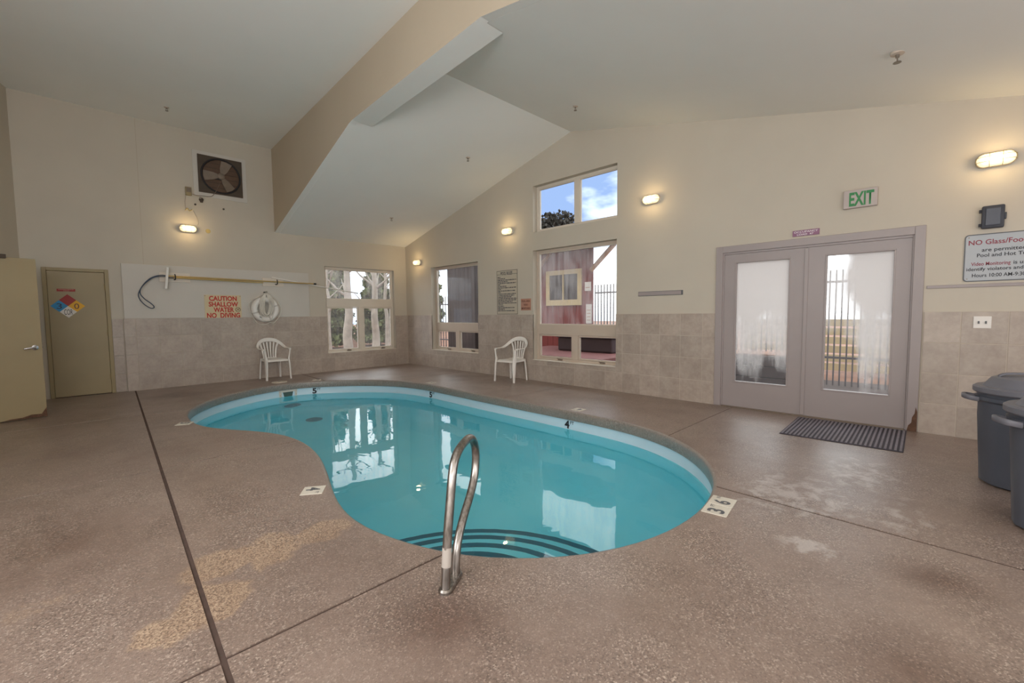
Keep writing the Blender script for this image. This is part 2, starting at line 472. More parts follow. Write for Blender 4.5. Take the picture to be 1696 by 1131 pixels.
def text(parent, s, cx, cz, h, w=None, mat='ink_black', y=-0.006, bold=0.0, name='lettering', flat=False, align='C', rot=0.0, cap=0.72):
    """lettering in the local XZ plane facing -Y (or XY facing +Z when flat); h is the cap height"""
    cu = bpy.data.curves.new('t', 'FONT'); cu.body = s; cu.size = 1.0; cu.offset = bold; cu.extrude = 0.0; cu.resolution_u = 3
    to = bpy.data.objects.new('t', cu); COL.objects.link(to)
    dg = bpy.context.evaluated_depsgraph_get()
    me = bpy.data.meshes.new_from_object(to.evaluated_get(dg))
    bpy.data.objects.remove(to); bpy.data.curves.remove(cu)
    xs = [v.co.x for v in me.vertices]
    if not xs: return None
    x0, x1 = min(xs), max(xs); k = h / cap; kx = k if w is None else w / (x1 - x0)
    ax = {'C': (x0 + x1) / 2, 'L': x0, 'R': x1}[align]
    ca, sa = math.cos(rot), math.sin(rot)
    for v in me.vertices:
        a, c = (v.co.x - ax) * kx, (v.co.y - cap / 2) * k
        a, c = a * ca - c * sa, a * sa + c * ca
        v.co = Vector((cx + a, cz + c, -y)) if flat else Vector((cx + a, y, cz + c))
    me.name = name
    me.materials.clear()
    return new_obj(name, me, mat, parent)

# ================================================================== the room
YA = 10.05          # plaster of the back wall
XB = 6.21           # plaster of the right wall
RB = -PI / 2        # rotation of things that hang on the right wall
def bulk_x(y): return 3.12 - (YA - y) * 0.0433

# ---- pool outline (deck edge)
K0 = [(1.022, 6.90), (1.090, 7.28), (1.28, 7.72), (1.604, 8.18), (2.038, 8.55), (2.50, 8.80), (2.93, 8.87), (3.345, 8.73), (3.846, 8.38), (4.27, 7.90), (4.50, 7.35), (4.58, 6.70), (4.575, 6.10), (4.555, 5.35), (4.55, 4.63), (4.55, 4.0), (4.545, 3.40), (4.525, 2.88), (4.455, 2.45), (4.30, 2.05), (4.10, 1.75), (3.84, 1.50), (3.565, 1.32), (3.24, 1.19), (2.92, 1.13), (2.69, 1.12), (2.449, 1.14), (2.226, 1.19), (2.04, 1.26), (1.877, 1.35), (1.727, 1.46), (1.586, 1.597), (1.468, 1.746), (1.366, 1.92), (1.277, 2.18), (1.222, 2.40), (1.205, 2.61), (1.219, 2.78), (1.254, 2.977), (1.314, 3.20), (1.39, 3.43), (1.475, 3.72), (1.566, 4.077), (1.622, 4.48), (1.620, 4.80), (1.579, 5.08), (1.50, 5.31), (1.379, 5.54), (1.205, 5.82), (1.071, 6.12), (1.01, 6.45)]
# even spacing, light smoothing
def resample(pts, n):
    P = catmull([(x, y, 0) for x, y in pts], 8, True); P.append(P[0])
    L = [0.0]
    for a, b_ in zip(P[:-1], P[1:]): L.append(L[-1] + (b_ - a).length)
    out = []; j = 0
    for i in range(n):
        t = L[-1] * i / n
        while L[j + 1] < t: j += 1
        u = (t - L[j]) / (L[j + 1] - L[j]); q = P[j].lerp(P[j + 1], u); out.append((q.x, q.y))
    return out
KN = 160
K = resample(K0, KN)
for _ in range(3):
    K = [((K[i - 1][0] + 2 * K[i][0] + K[(i + 1) % KN][0]) / 4, (K[i - 1][1] + 2 * K[i][1] + K[(i + 1) % KN][1]) / 4) for i in range(KN)]
def normals(P):
    out = []
    n = len(P); area2 = sum(P[i][0] * P[(i + 1) % n][1] - P[(i + 1) % n][0] * P[i][1] for i in range(n)); s = 1 if area2 > 0 else -1
    for i in range(n):
        a, b_ = P[i - 1], P[(i + 1) % n]; dx, dy = b_[0] - a[0], b_[1] - a[1]; l = math.hypot(dx, dy)
        out.append((-dy / l * s, dx / l * s))          # points into the pool
    return out
KNRM = normals(K)
def k_off(o): return [(K[i][0] + KNRM[i][0] * o, K[i][1] + KNRM[i][1] * o) for i in range(KN)]

# ---- floor: dark joint bed + exposed aggregate slabs, each slab its own piece
K_out = k_off(-0.027)
outer = [(-4.75, -3.2), (6.4, -3.2), (6.4, 10.2), (-4.75, 10.2)]
bm = plate([outer, k_off(-0.02)], lambda p: not inside(p, k_off(-0.02)), lambda u, v, w: (u, v, -0.005 - w), 0.12)
floor = tag(finish('floor', bm, 'joint_dark'), kind='structure')
def jl(y): return 0.245 + (y - 0.0) * 0.0514            # the long saw-cut joint
def xm(y): return 3.25 + y * 0.027
G = 0.013
def slab(poly, g=G):
    c = (sum(p[0] for p in poly) / 4, sum(p[1] for p in poly) / 4)
    bm = plate([poly, K_out], lambda p: inside(p, poly) and not inside(p, K_out), lambda u, v, w: (u, v, -w), 0.03)
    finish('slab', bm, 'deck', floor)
bands_l = [-3.1, 1.87, 4.675, 7.50, YA]
bands_m = [-3.1, 1.882, 4.70, 7.43, YA]
bands_r = [-3.1, 2.045, 4.775, 7.62, YA]
for y0, y1 in zip(bands_l[:-1], bands_l[1:]):
    a, b_ = y0 + G * 0.6, y1 - G * 0.6
    slab([(-4.6, a), (jl(a) - 0.011, a), (jl(b_) - 0.011, b_), (-4.6, b_)])
for i, (y0, y1) in enumerate(zip(bands_m[:-1], bands_m[1:])):
    a, b_ = y0 + G * 0.6, y1 - G * 0.6
    slab([(jl(a) + 0.011, a), (xm(a) - G * 0.8, a), (xm(b_) - G * 0.8, b_), (jl(b_) + 0.011, b_)])
for y0, y1 in zip(bands_r[:-1], bands_r[1:]):
    a, b_ = y0 + G * 0.4, y1 - G * 0.4
    slab([(xm(a) + G * 0.9, a), (XB, a), (XB, b_), (xm(b_) + G * 0.9, b_)])

# ---- walls
A_openings = [(4.12, 5.86, 0.41, 2.375)]
def wall_A(u, v, w): return (u, YA + w, v)
bm = plate([rect(-0.6, 6.45, -0.1, 4.8)] + [rect(*o) for o in A_openings] + [rect(-0.22, 0.475, -0.05, 2.03)],
           lambda p: not any(o[0] < p[0] < o[1] and o[2] < p[1] < o[3] for o in A_openings) and not (-0.22 < p[0] < 0.475 and -0.05 < p[1] < 2.03), wall_A, 0.22)
wall_back = tag(finish('wall_back', bm, 'wall_paint'), kind='structure')
B_open = [(7.215, 8.93, 0.415, 2.385), (3.835, 5.63, 0.39, 2.44), (3.83, 5.62, 2.775, 3.62), (0.28, 2.25, -0.05, 2.09)]
bm = plate([rect(-3.2, YA + 0.2, -0.1, 4.8)] + [rect(*o) for o in B_open],
           lambda p: not any(o[0] < p[0] < o[1] and o[2] < p[1] < o[3] for o in B_open), lambda u, v, w: (XB + w, u, v), 0.22)
wall_right = tag(finish('wall_right', bm, 'wall_paint'), kind='structure')
# left wall, at an angle, with the doorway of the open door
CL = Vector((-0.475, YA)); CD = Vector((-0.287, -0.958)); CN = Vector((-0.958, 0.287))
def wall_C(u, v, w): q = CL + CD * u + CN * w; return (q.x, q.y, v)
bm = plate([rect(-0.2, 13.7, -0.1, 4.8), rect(1.10, 2.03, -0.05, 2.06)], lambda p: not (1.10 < p[0] < 2.03 and -0.05 < p[1] < 2.06), wall_C, 0.16)
wall_left = tag(finish('wall_left', bm, 'wall_paint'), kind='structure')
# small dim room behind the left doorway
bm = BM()
for u0, u1, v0, v1, w0, w1 in ((0.3, 2.9, -0.1, 2.6, 1.5, 1.56), (0.3, 0.36, -0.1, 2.6, 0.16, 1.5), (2.84, 2.9, -0.1, 2.6, 0.16, 1.5), (0.3, 2.9, 2.5, 2.6, 0.16, 1.5), (0.3, 2.9, -0.1, -0.02, 0.16, 1.5)):
    V = [bm.verts.new(wall_C(u, v, w)) for w in (w0, w1) for u, v in ((u0, v0), (u1, v0), (u1, v1), (u0, v1))]; ring_faces(bm, [V[:4], V[4:]])
tag(finish('wall_closet', bm, 'wall_paint'), kind='structure')
bm = BM(); box(bm, -4.8, 6.45, -3.3, -3.1, -0.1, 4.8)
wall_front = tag(finish('wall_front', bm, 'wall_paint'), kind='structure')
# furred-out bed behind the back wall tiles
bm = BM(); box(bm, 0.665, 4.12, 10.0105, YA + 0.01, 0, 1.25); box(bm, 5.86, XB, 10.0105, YA + 0.01, 0, 1.25); box(bm, 4.12, 5.86, 10.0105, YA + 0.01, 0, 0.41)
finish('tile_bed', bm, 'grout', wall_back)
bm = BM(); box(bm, XB - 0.0118, XB + 0.01, 2.29, 3.835, 0, 1.25); box(bm, XB - 0.0118, XB + 0.01, 3.835, 5.63, 0, 0.39)
box(bm, XB - 0.0118, XB + 0.01, 5.63, 7.215, 0, 1.25); box(bm, XB - 0.0118, XB + 0.01, 7.215, 8.93, 0, 0.415); box(bm, XB - 0.0118, XB + 0.01, 8.93, 10.02, 0, 1.25)
box(bm, XB - 0.0118, XB + 0.01, -3.1, 0.22, 0, 1.25)
finish('tile_bed', bm, 'grout', wall_right)
# white painted board over the tiles
bm = BM(); box(bm, 0.675, 3.755, 10.02, YA + 0.01, 1.25, 2.192, 0.004)
finish('wainscot_board', bm, 'panel_paint', wall_back)

bm = BM(); box(bm, 0.975, 0.981, YA - 0.0015, YA + 0.002, 2.2, 4.68); finish('drywall_seam', bm, 'bulkhead_paint', wall_back)
# ---- wall tiles
def sub_rect(r, h):
    x0, x1, z0, z1 = r; a0, a1, b0, b1 = h
    if a0 >= x1 or a1 <= x0 or b0 >= z1 or b1 <= z0: return [r]
    out = []
    if a0 > x0: out.append((x0, a0, z0, z1))
    if a1 < x1: out.append((a1, x1, z0, z1))
    m0, m1 = max(a0, x0), min(a1, x1)
    if b0 > z0: out.append((m0, m1, z0, b0))
    if b1 < z1: out.append((m0, m1, b1, z1))
    return out
TILE = 0.3125
full_cache = {}
def tiles(u0, u1, off, holes, conv, parent, key):
    k0 = math.floor((u0 - off) / 0.314); k1 = math.ceil((u1 - off) / 0.314)
    for k in range(k0, k1):
        for r in range(4):
            g = 0.0034
            a, b_ = max(u0, off + k * 0.314 + g), min(u1, off + (k + 1) * 0.314 - g)
            if b_ - a < 0.02: continue
            rs = [(a, b_, r * TILE + g, (r + 1) * TILE - g)]
            for h in holes: rs = [q for s in rs for q in sub_rect(s, h)]
            rs = [q for q in rs if q[1] - q[0] > 0.008 and q[3] - q[2] > 0.008]
            if not rs: continue
            bm = BM()
            for q in rs: conv(bm, q)
            finish('tile', bm, 'wall_tile', parent)
def conv_A(bm, q): box(bm, q[0], q[1], 10.008, 10.022, q[2], q[3], 0.002)
def conv_B(bm, q): box(bm, XB - 0.014, XB - 0.004, q[0], q[1], q[2], q[3], 0.002)
tiles(0.665, XB - 0.02, 0.819, [(4.12, 5.86, 0.41, 2.4)], conv_A, wall_back, 'A')
tiles(2.295, 10.005, -0.05, [(7.215, 8.93, 0.415, 2.4), (3.835, 5.63, 0.39, 2.4)], conv_B, wall_right, 'B')
tiles(-1.6, 0.215, -0.05, [], conv_B, wall_right, 'B')
tiles(0.515, 0.655, 0.505, [], lambda bm, q: box(bm, q[0], q[1], YA - 0.01, YA + 0.004, q[2], q[3], 0.002), wall_back, 'C')

# ---- ceilings and bulkhead
bm = plate([[(-4.8, -3.2), (bulk_x(-3.2) + 0.1, -3.2), (bulk_x(YA) + 0.1, YA + 0.1), (-4.8, YA + 0.1)]], lambda p: True, lambda u, v, w: (u, v, 4.68 + w), 0.12)
ceiling = tag(finish('ceiling', bm, 'ceiling_paint'), kind='structure')
SA, SB, YR, ZR = 0.2555, 0.2256, 4.74, 3.0 + 0.2555 * (YA - 0.02 - 4.74)
def z_gable(y): return 3.0 + SA * (YA - 0.02 - y) if y > YR else ZR - SB * (YR - y)
bm = plate([[(bulk_x(YR) + 0.1, YR), (6.4, YR), (6.4, YA + 0.1), (bulk_x(YA) + 0.1, YA + 0.1)]], lambda p: True, lambda u, v, w: (u, v, z_gable(v + 1e-6) + w), 0.12)
tag(finish('ceiling_vault_back', bm, 'ceiling_paint'), kind='structure')
bm = plate([[(bulk_x(-3.2) + 0.1, -3.2), (6.4, -3.2), (6.4, YR), (bulk_x(YR) + 0.1, YR)]], lambda p: True, lambda u, v, w: (u, v, ZR - SB * (YR - v) + w), 0.12)
tag(finish('ceiling_vault_front', bm, 'ceiling_paint'), kind='structure')
yA4 = YA - 0.02 - 1.0 / SA; yB4 = YR - (ZR - 4.0) / SB
prof = [(YA + 0.05, 2.99), (yA4 + 0.05, 3.985), (yA4 - 0.05, 3.998), (yB4, 4.0), (-3.2, z_gable(-3.2)), (-3.2, 4.72), (YA + 0.05, 4.72)]
bm = plate([prof], lambda p: inside(p, prof), lambda u, v, w: (bulk_x(u) + w, u, v), 0.098)
bm.normal_update()
for f in bm.faces:
    if f.normal.z < -0.3: f.material_index = 1
bulk = tag(finish('wall_bulkhead', bm, 'bulkhead_paint'), kind='structure')
bulk.data.materials.append(M['ceiling_paint'])
sof = [(yA4 - 0.03, 4.0), (YR, ZR + 0.05), (yB4 + 0.03, 4.0)]
bm = plate([sof], lambda p: True, lambda u, v, w: (bulk_x(u) + 0.09 + w, u, v), 0.22)
finish('soffit', bm, 'ceiling_paint', bulk)

# ================================================================== pool
pool = thing('swimming_pool', (2.9, 5.0, 0), 0, 'kidney-shaped indoor swimming pool with turquoise water and grey coping', 'pool')
PO = Vector((2.9, 5.0, 0))
def pl(x, y, z): return (x - PO.x, y - PO.y, z)
def ring_strip(levels, name, mat, cap=None, smooth=True):
    bm = BM(); rings = []
    for o, z in levels:
        Q = k_off(o); zz = z if callable(z) else (lambda p, z=z: z)
        rings.append([bm.verts.new(pl(q[0], q[1], zz(q))) for q in Q])
    for a, b_ in zip(rings[:-1], rings[1:]):
        for i in range(KN):
            j = (i + 1) % KN; bm.faces.new((a[i], a[j], b_[j], b_[i]))
    return bm, rings
bm, _ = ring_strip([(-0.028, -0.02), (-0.028, -0.0005), (-0.02, -0.001), (-0.010, -0.005), (-0.003, -0.014), (0.0, -0.03), (0.0, -0.11), (-0.004, -0.122), (-0.032, -0.122)], 'coping', 'coping')
finish('coping', bm, 'coping', pool, True, 60)
bm, _ = ring_strip([(-0.03, -0.118), (-0.028, -0.25), (-0.022, -0.262)], 'waterline_band', 'pool_band')
finish('waterline_band', bm, 'pool_band', pool, True, 60)
def floor_z(q): t = min(1, max(0, (q[1] - 2.6) / 4.6)); t = t * t * (3 - 2 * t); return -1.34 - 0.36 * t
bm, rings = ring_strip([(-0.028, -0.252), (-0.01, -0.262), (-0.004, lambda q: floor_z(q) + 0.42), (0.03, lambda q: floor_z(q) + 0.26), (0.11, lambda q: floor_z(q) + 0.11), (0.24, lambda q: floor_z(q) + 0.03), (0.42, floor_z)], 'shell', 'pool_shell')
K_in = k_off(0.42)
vo, fs = cdt([K_in] + [[(x, y)] for x in (2.0, 2.5, 3.0, 3.5, 4.0) for y in (1.8, 2.4, 3, 3.6, 4.2, 4.8, 5.4, 6, 6.6, 7.2, 7.8) if inside((x, y), k_off(0.5))], lambda p: inside(p, K_in))
cache = {}
for i, v in enumerate(vo):
    best = min(range(KN), key=lambda k: (K_in[k][0] - v.x) ** 2 + (K_in[k][1] - v.y) ** 2)
    if (K_in[best][0] - v.x) ** 2 + (K_in[best][1] - v.y) ** 2 < 1e-8: cache[i] = rings[-1][best]
    else: cache[i] = bm.verts.new(pl(v.x, v.y, floor_z((v.x, v.y))))
for f in fs:
    try: bm.faces.new([cache[i] for i in f])
    except ValueError: pass
shell = finish('shell', bm, 'pool_shell', pool, True, 60)
# entry steps with dark nosing stripes
SC = (1.45, 1.85)
K_st = k_off(-0.004)
def circ(r, n=72): return [(SC[0] + r * math.cos(2 * PI * k / n), SC[1] + r * math.sin(2 * PI * k / n)) for k in range(n)]
for r, z in ((0.615, -0.47), (0.918, -0.69), (1.222, -0.91), (1.515, -1.13)):
    C1 = circ(r); C2 = circ(r - 0.055)
    bm = plate([C1, K_st], lambda p: inside(p, C1) and inside(p, K_st), lambda u, v, w: pl(u, v, z - w), 0.6)
    st = finish('step', bm, 'pool_shell', pool)
    bm = plate([C1, C2, K_st], lambda p: inside(p, C1) and not inside(p, C2) and inside(p, K_st), lambda u, v, w: pl(u, v, z + 0.004 - w), 0.02)
    finish('nosing_stripe', bm, 'stripe_blue', st)
# water
vo, fs = cdt([k_off(-0.035)], lambda p: inside(p, k_off(-0.035)))
bm = BM(); V = [bm.verts.new(pl(v.x, v.y, -0.25)) for v in vo]
for f in fs: bm.faces.new([V[i] for i in f])
for f in bm.faces:
    if f.normal.z < 0: f.normal_flip()
bm.normal_update()
water = finish('water', bm, 'water', pool, recalc=False)
me = water.data
if me.polygons[0].normal.z < 0: me.flip_normals()
# frames on the pool wall: nearest outline point -> (origin, angle) facing into the pool
def wall_frame(x, y):
    i = min(range(KN), key=lambda k: (K[k][0] - x) ** 2 + (K[k][1] - y) ** 2)
    nx, ny = KNRM[i]; return K[i], math.atan2(ny, nx) + PI / 2    # local -Y looks into the pool
def pool_fixture(name, x, y, z): 
    (px, py), a = wall_frame(x, y); nx, ny = math.cos(a - PI / 2), math.sin(a - PI / 2)
    return thing(name, pl(px - nx * 0.027, py - ny * 0.027, z), a, parent=pool)
for (x, y, s) in ((3.30, 8.76, '5'), (4.58, 6.72, '5'), (4.55, 3.50, '4')):
    (px, py), a = wall_frame(x, y); nx, ny = math.cos(a - PI / 2), math.sin(a - PI / 2)
    t = text(pool, s, -0.025, 0, 0.10, 0.078, 'ink_black', y=-0.004, bold=0.04, name='depth_lettering')
    t.location = pl(px - nx * 0.027, py - ny * 0.027, -0.187); t.rotation_euler = (0, 0, a)
    t2 = text(pool, 'FT', 0.058, 0.028, 0.042, None, 'ink_black', y=-0.004, bold=0.01, name='depth_lettering')
    t2.location = t.location; t2.rotation_euler = t.rotation_euler
# skimmer mouth
(px, py), a = wall_frame(2.93, 8.87); nx, ny = math.cos(a - PI / 2), math.sin(a - PI / 2)
bm = plate([rect(-0.165, 0.165, -0.13, 0.06), rect(-0.115, 0.115, -0.1, 0.025)], lambda p: not (-0.115 < p[0] < 0.115 and -0.1 < p[1] < 0.025), lambda u, v, w: (u, -0.014 + w, v), 0.02)
sk = finish('skimmer_frame', bm, 'lid_plastic', pool); sk.location = pl(px - nx * 0.027, py - ny * 0.027, -0.19); sk.rotation_euler = (0, 0, a)
bm = BM(); box(bm, -0.117, 0.117, -0.004, 0.0, -0.1, 0.03); finish('skimmer_throat', bm, 'skimmer_dark', sk)
for sx in (-0.142, 0.142):
    for sz in (-0.03, 0.04):
        bm = BM(); lathe(bm, [(0.006, -0.017), (0.006, -0.013)], 8, 'Y', off=(sx, 0, sz)); finish('screw', bm, 'grey_metal', sk)
# drains on the floor and a return fitting
def disc(parent, name, loc, r, mat, tilt=None):
    bm = BM(); lathe(bm, [(r, 0), (r, 0.012), (r * 0.8, 0.02), (r * 0.45, 0.02), (r * 0.42, 0.012), (0.001, 0.012)], 24)
    o = finish(name, bm, mat, parent, True, 30); o.location = loc
    if tilt: o.rotation_euler = tilt
    return o
disc(pool, 'floor_drain', pl(3.02, 8.05, floor_z((3, 8.05)) + 0.01), 0.14, 'drain_grey')
disc(pool, 'floor_drain', pl(2.05, 7.75, floor_z((2, 7.75)) + 0.01), 0.12, 'drain_grey')
(px, py), a = wall_frame(2.93, 8.87)
o = disc(pool, 'return_fitting', pl(2.92, 8.82, -1.12), 0.15, 'drain_grey'); o.rotation_euler = (PI / 2, 0, a)

# ---- grab rail
rail = thing('grab_rail', (1.164, 1.613, 0), math.atan2(0.514, 0.857), 'polished steel grab rail looped over the pool steps', 'handrail')
rp = [(0.0, 0.01), (0.018, 0.14), (0.042, 0.266), (0.07, 0.37), (0.098, 0.475), (0.118, 0.53), (0.150, 0.578), (0.218, 0.609), (0.335, 0.622), (0.405, 0.600), (0.447, 0.545), (0.457, 0.475), (0.431, 0.392), (0.368, 0.322), (0.271, 0.254), (0.195, 0.190), (0.150, 0.128), (0.130, 0.06), (0.128, 0.01)]
bm = BM(); tube(bm, catmull([(s, 0, z) for s, z in rp], 5), 0.0215, 14)
finish('tube', bm, 'steel', rail, True, 60)
bm = BM(); tube(bm, [(0.0145, 0, 0.112), (0.020, 0, 0.15), (0.029, 0, 0.197)], 0.0225, 14)
finish('tape_band', bm, 'tape', rail, True, 60)
bm = BM()
fl = [(0.033 * math.cos(t), 0.033 * math.sin(t)) for t in [PI / 2 + PI * k / 10 for k in range(11)]] + [(0.128 + 0.033 * math.cos(t), 0.033 * math.sin(t)) for t in [-PI / 2 + PI * k / 10 for k in range(11)]]
for sc_, z0, z1 in ((1.0, 0.0, 0.014), ):
    r0 = [bm.verts.new((x, y, 0)) for x, y in fl]; r1 = [bm.verts.new((x, y, 0.012)) for x, y in fl]; r2 = [bm.verts.new((0.064 + (x - 0.064) * 0.93, y * 0.8, 0.02)) for x, y in fl]
    ring_faces(bm, [r0, r1, r2])
finish('flange', bm, 'steel', rail, True, 40)

# ---- deck depth markers
def depth_tile(loc, rz, chars, label, w=0.15, l=0.15):
    t = thing('depth_marker', loc, rz, label, 'depth marker', 'depth marker tiles in the deck')
    bm = BM(); box(bm, -w / 2, w / 2, -l / 2, l / 2, -0.004, 0.004, 0.0015); finish('tile_body', bm, 'marker_tile', t)
    for s, x, y, hh, ww in chars: text(t, s, x, y, hh, ww, 'ink_grey', y=-0.0048, bold=0.03 if hh > 0.05 else 0.01, flat=True)
    return t
FT = [('FT', 0.052, 0.035, 0.026, None)]
depth_tile((1.20, 3.27, 0), math.radians(-123), [('4', -0.02, 0, 0.095, 0.062)] + FT, 'white 4 FT depth tile set in the deck at the pool waist')
depth_tile((0.918, 6.47, 0), math.radians(-118), [('5', -0.02, 0, 0.095, 0.058)] + FT, 'white 5 FT depth tile beside the rounded left end of the pool')
depth_tile((2.885, 1.037, 0), math.radians(7), [('3', -0.02, 0, 0.098, 0.06)] + FT, 'white 3 FT depth tile in front of the nearest pool edge')
depth_tile((3.043, 1.056, 0), math.radians(7), [('6', -0.02, 0, 0.098, 0.06), ('IN', 0.052, 0.035, 0.026, None)], 'white 6 IN depth tile joined to the 3 FT tile')
depth_tile((4.69, 3.46, 0), math.radians(90), [('4', -0.02, 0, 0.095, 0.062)] + FT, 'white 4 FT depth tile on the far deck below the large window')
depth_tile((4.72, 6.86, 0), math.radians(92), [('5', -0.02, 0, 0.095, 0.058)] + FT, 'white 5 FT depth tile on the far deck near the corner')
depth_tile((3.40, 8.86, 0), math.radians(152), [('5', -0.02, 0, 0.095, 0.058)] + FT, 'white 5 FT depth tile between the skimmer lid and the back window')

# round skimmer lid in the deck
t = thing('skimmer_lid', (2.80, 9.12, 0), 0, 'round cream skimmer lid lying in the deck before the plastic chair', 'lid')
bm = BM(); lathe(bm, [(0.135, 0.0), (0.135, 0.008), (0.125, 0.012), (0.001, 0.012)], 32); finish('cover', bm, 'lid_plastic', t, True, 30)
bm = BM(); box(bm, -0.02, 0.02, -0.008, 0.008, 0.012, 0.0135); finish('finger_hole', bm, 'ink_grey', t)

# ================================================================== windows (local frame: x right, -y towards the room)
def ringbox(bm, x0, x1, z0, z1, w, y0, y1, b=0.003):
    box(bm, x0, x1, y0, y1, z0, z0 + w, b); box(bm, x0, x1, y0, y1, z1 - w, z1, b)
    box(bm, x0, x0 + w, y0, y1, z0 + w, z1 - w, b); box(bm, x1 - w, x1, y0, y1, z0 + w, z1 - w, b)
def window(name, loc, rz, W, z0, z1, rail, fmat, upper, lower, depth=0.11, mull=None, lower_split=True, sill=True):
    t = thing(name, loc, rz, kind='structure')
    hw = W / 2; F = 0.05; y0, y1 = depth, depth + 0.07
    bm = BM(); ringbox(bm, -hw, hw, z0, z1, F, y0, y1)
    if rail: box(bm, -hw + F, hw - F, y0 - 0.006, y1, rail[0], rail[1], 0.003)
    if rail and lower_split: box(bm, -0.06, 0.06, y0 - 0.004, y1, z0 + F, rail[0], 0.003)
    if mull: box(bm, mull[0], mull[1], y0 - 0.01, y1, z0 + F, z1 - F, 0.003)
    finish('window_frame', bm, fmat, t)
    def pane(x0, x1, a, b_, mat, par=t):
        bm = BM(); box(bm, x0, x1, y0 + 0.03, y0 + 0.035, a, b_); return finish('pane', bm, mat, par)
    def bead(x0, x1, a, b_, par=t):
        bm = BM(); ringbox(bm, x0, x1, a, b_, 0.014, y0 + 0.012, y0 + 0.045, 0.002); return finish('glazing_bead', bm, 'window_white', par)
    if rail:
        bead(-hw + F, hw - F, rail[1], z1 - F); pane(-hw + F + 0.01, hw - F - 0.01, rail[1] + 0.01, z1 - F - 0.01, upper)
        for s in (-1, 1):
            xa, xb_ = (-hw + F, -0.06) if s < 0 else (0.06, hw - F)
            bm = BM(); ringbox(bm, xa + 0.003, xb_ - 0.003, z0 + F + 0.003, rail[0] - 0.003, 0.026, y0 + 0.004, y0 + 0.05)
            sash = finish('sash', bm, fmat, t)
            pane(xa + 0.026, xb_ - 0.026, z0 + F + 0.026, rail[0] - 0.026, lower, sash)
            xm_ = (xa + xb_) / 2 + 0.12
            bm = BM(); box(bm, xm_ - 0.05, xm_ + 0.05, y0 - 0.02, y0 + 0.004, z0 + F - 0.028, z0 + F - 0.004, 0.004)
            tube(bm, [(xm_ + 0.01, y0 - 0.015, z0 + F - 0.014), (xm_ + 0.02, y0 - 0.04, z0 + F - 0.005), (xm_ - 0.05, y0 - 0.042, z0 + F + 0.004)], 0.006, 8)
            finish('crank_handle', bm, 'window_bronze', t, True, 40)
    elif mull:
        bead(-hw + F, mull[0], z0 + F, z1 - F); pane(-hw + F, mull[0], z0 + F, z1 - F, lower)
        bead(mull[1], hw - F, z0 + F, z1 - F); pane(mull[1], hw - F, z0 + F, z1 - F, upper)
    if sill:
        bm = BM(); box(bm, -hw + 0.002, hw - 0.002, -0.022, depth, z0 - 0.0, z0 + 0.012, 0.003)
        finish('window_sill', bm, 'window_white', t)
    return t
window('window_1', (4.99, 10.03, 0), 0, 1.74, 0.41, 2.375, (1.46, 1.645), 'window_white', 'glass_misted', 'glass_wet', 0.10)
window('window_2', (XB - 0.01, 8.0725, 0), RB, 1.715, 0.415, 2.385, (0.885, 1.06), 'window_tan', 'glass_wet', 'glass_clear', 0.12)
window('window_3', (XB - 0.01, 4.7325, 0), RB, 1.795, 0.39, 2.44, (0.875, 1.06), 'window_tan', 'glass_misted', 'glass_clear', 0.12)
window('window_4', (XB - 0.01, 4.725, 0), RB, 1.79, 2.775, 3.62, None, 'window_white', 'glass_clear', 'glass_clear', 0.12, mull=(-0.02, 0.09), sill=False)

# ================================================================== doors
# store-room door in the back wall
d1 = thing('door_1', (0.125, 10.03, 0), 0, kind='structure')
bm = BM()
box(bm, -0.385, -0.335, 0.0, 0.14, 0, 2.07, 0.003); box(bm, 0.335, 0.385, 0.0, 0.14, 0, 2.07, 0.003); box(bm, -0.335, 0.335, 0.0, 0.14, 2.02, 2.07, 0.003)
finish('door_frame', bm, 'olive_frame', d1)
bm = BM(); box(bm, -0.332, 0.332, 0.008, 0.05, 0.012, 2.016, 0.003); leaf = finish('door_leaf', bm, 'olive_door', d1)
for hz in (0.28, 1.02, 1.78):
    bm = BM(); tube(bm, [(0.333, 0.0, hz - 0.05), (0.333, 0.0, hz + 0.05)], 0.009, 8); box(bm, 0.31, 0.333, 0.003, 0.01, hz - 0.045, hz + 0.045)
    finish('hinge', bm, 'olive_frame', d1)
bm = BM(); box(bm, -0.332, 0.332, 0.02, 0.06, 0.0, 0.012); finish('threshold', bm, 'joint_dark', d1)
bm = BM(); box(bm, -0.36, 0.36, 0.07, 0.09, 0.0, 2.04); finish('door_stop', bm, 'olive_frame', d1)

# hazard diamond and red strip on the door
t = thing('hazard_diamond_sign', (0.008, 10.036, 1.465), 0, 'four-colour hazard diamond sign with 3, 0 and COR on the olive door', 'sign')
q = [(0, 0.187), (0.197, 0), (0, -0.187), (-0.197, 0)]
for nm, c, off in (('red_quarter', 'haz_red', (0, 0.0935)), ('blue_quarter', 'haz_blue', (-0.0985, 0)), ('yellow_quarter', 'haz_yellow', (0.0985, 0)), ('white_quarter', 'haz_white', (0, -0.0935))):
    bm = BM(); a = [bm.verts.new((off[0] + x * 0.5, -0.003, off[1] + z * 0.5)) for x, z in q]; b_ = [bm.verts.new((off[0] + x * 0.5, 0.0, off[1] + z * 0.5)) for x, z in q]
    ring_faces(bm, [a, b_]); finish(nm, bm, c, t)
text(t, '3', -0.0985, 0, 0.09, 0.06, 'ink_blue', -0.0045, 0.0); text(t, '0', 0.0985, 0, 0.09, 0.058, 'ink_brown', -0.0045, 0.0)
text(t, 'COR', 0, -0.0935, 0.09, 0.098, 'ink_black', -0.0045, 0.0)
t = thing('warning_strip', (-0.002, 10.036, 1.717), 0, 'small red warning strip above the hazard diamond', 'sign')
bm = BM(); box(bm, -0.105, 0.105, -0.003, 0, -0.02, 0.02); finish('plate', bm, 'haz_red', t)
bm = BM()
rr = random.Random(3)
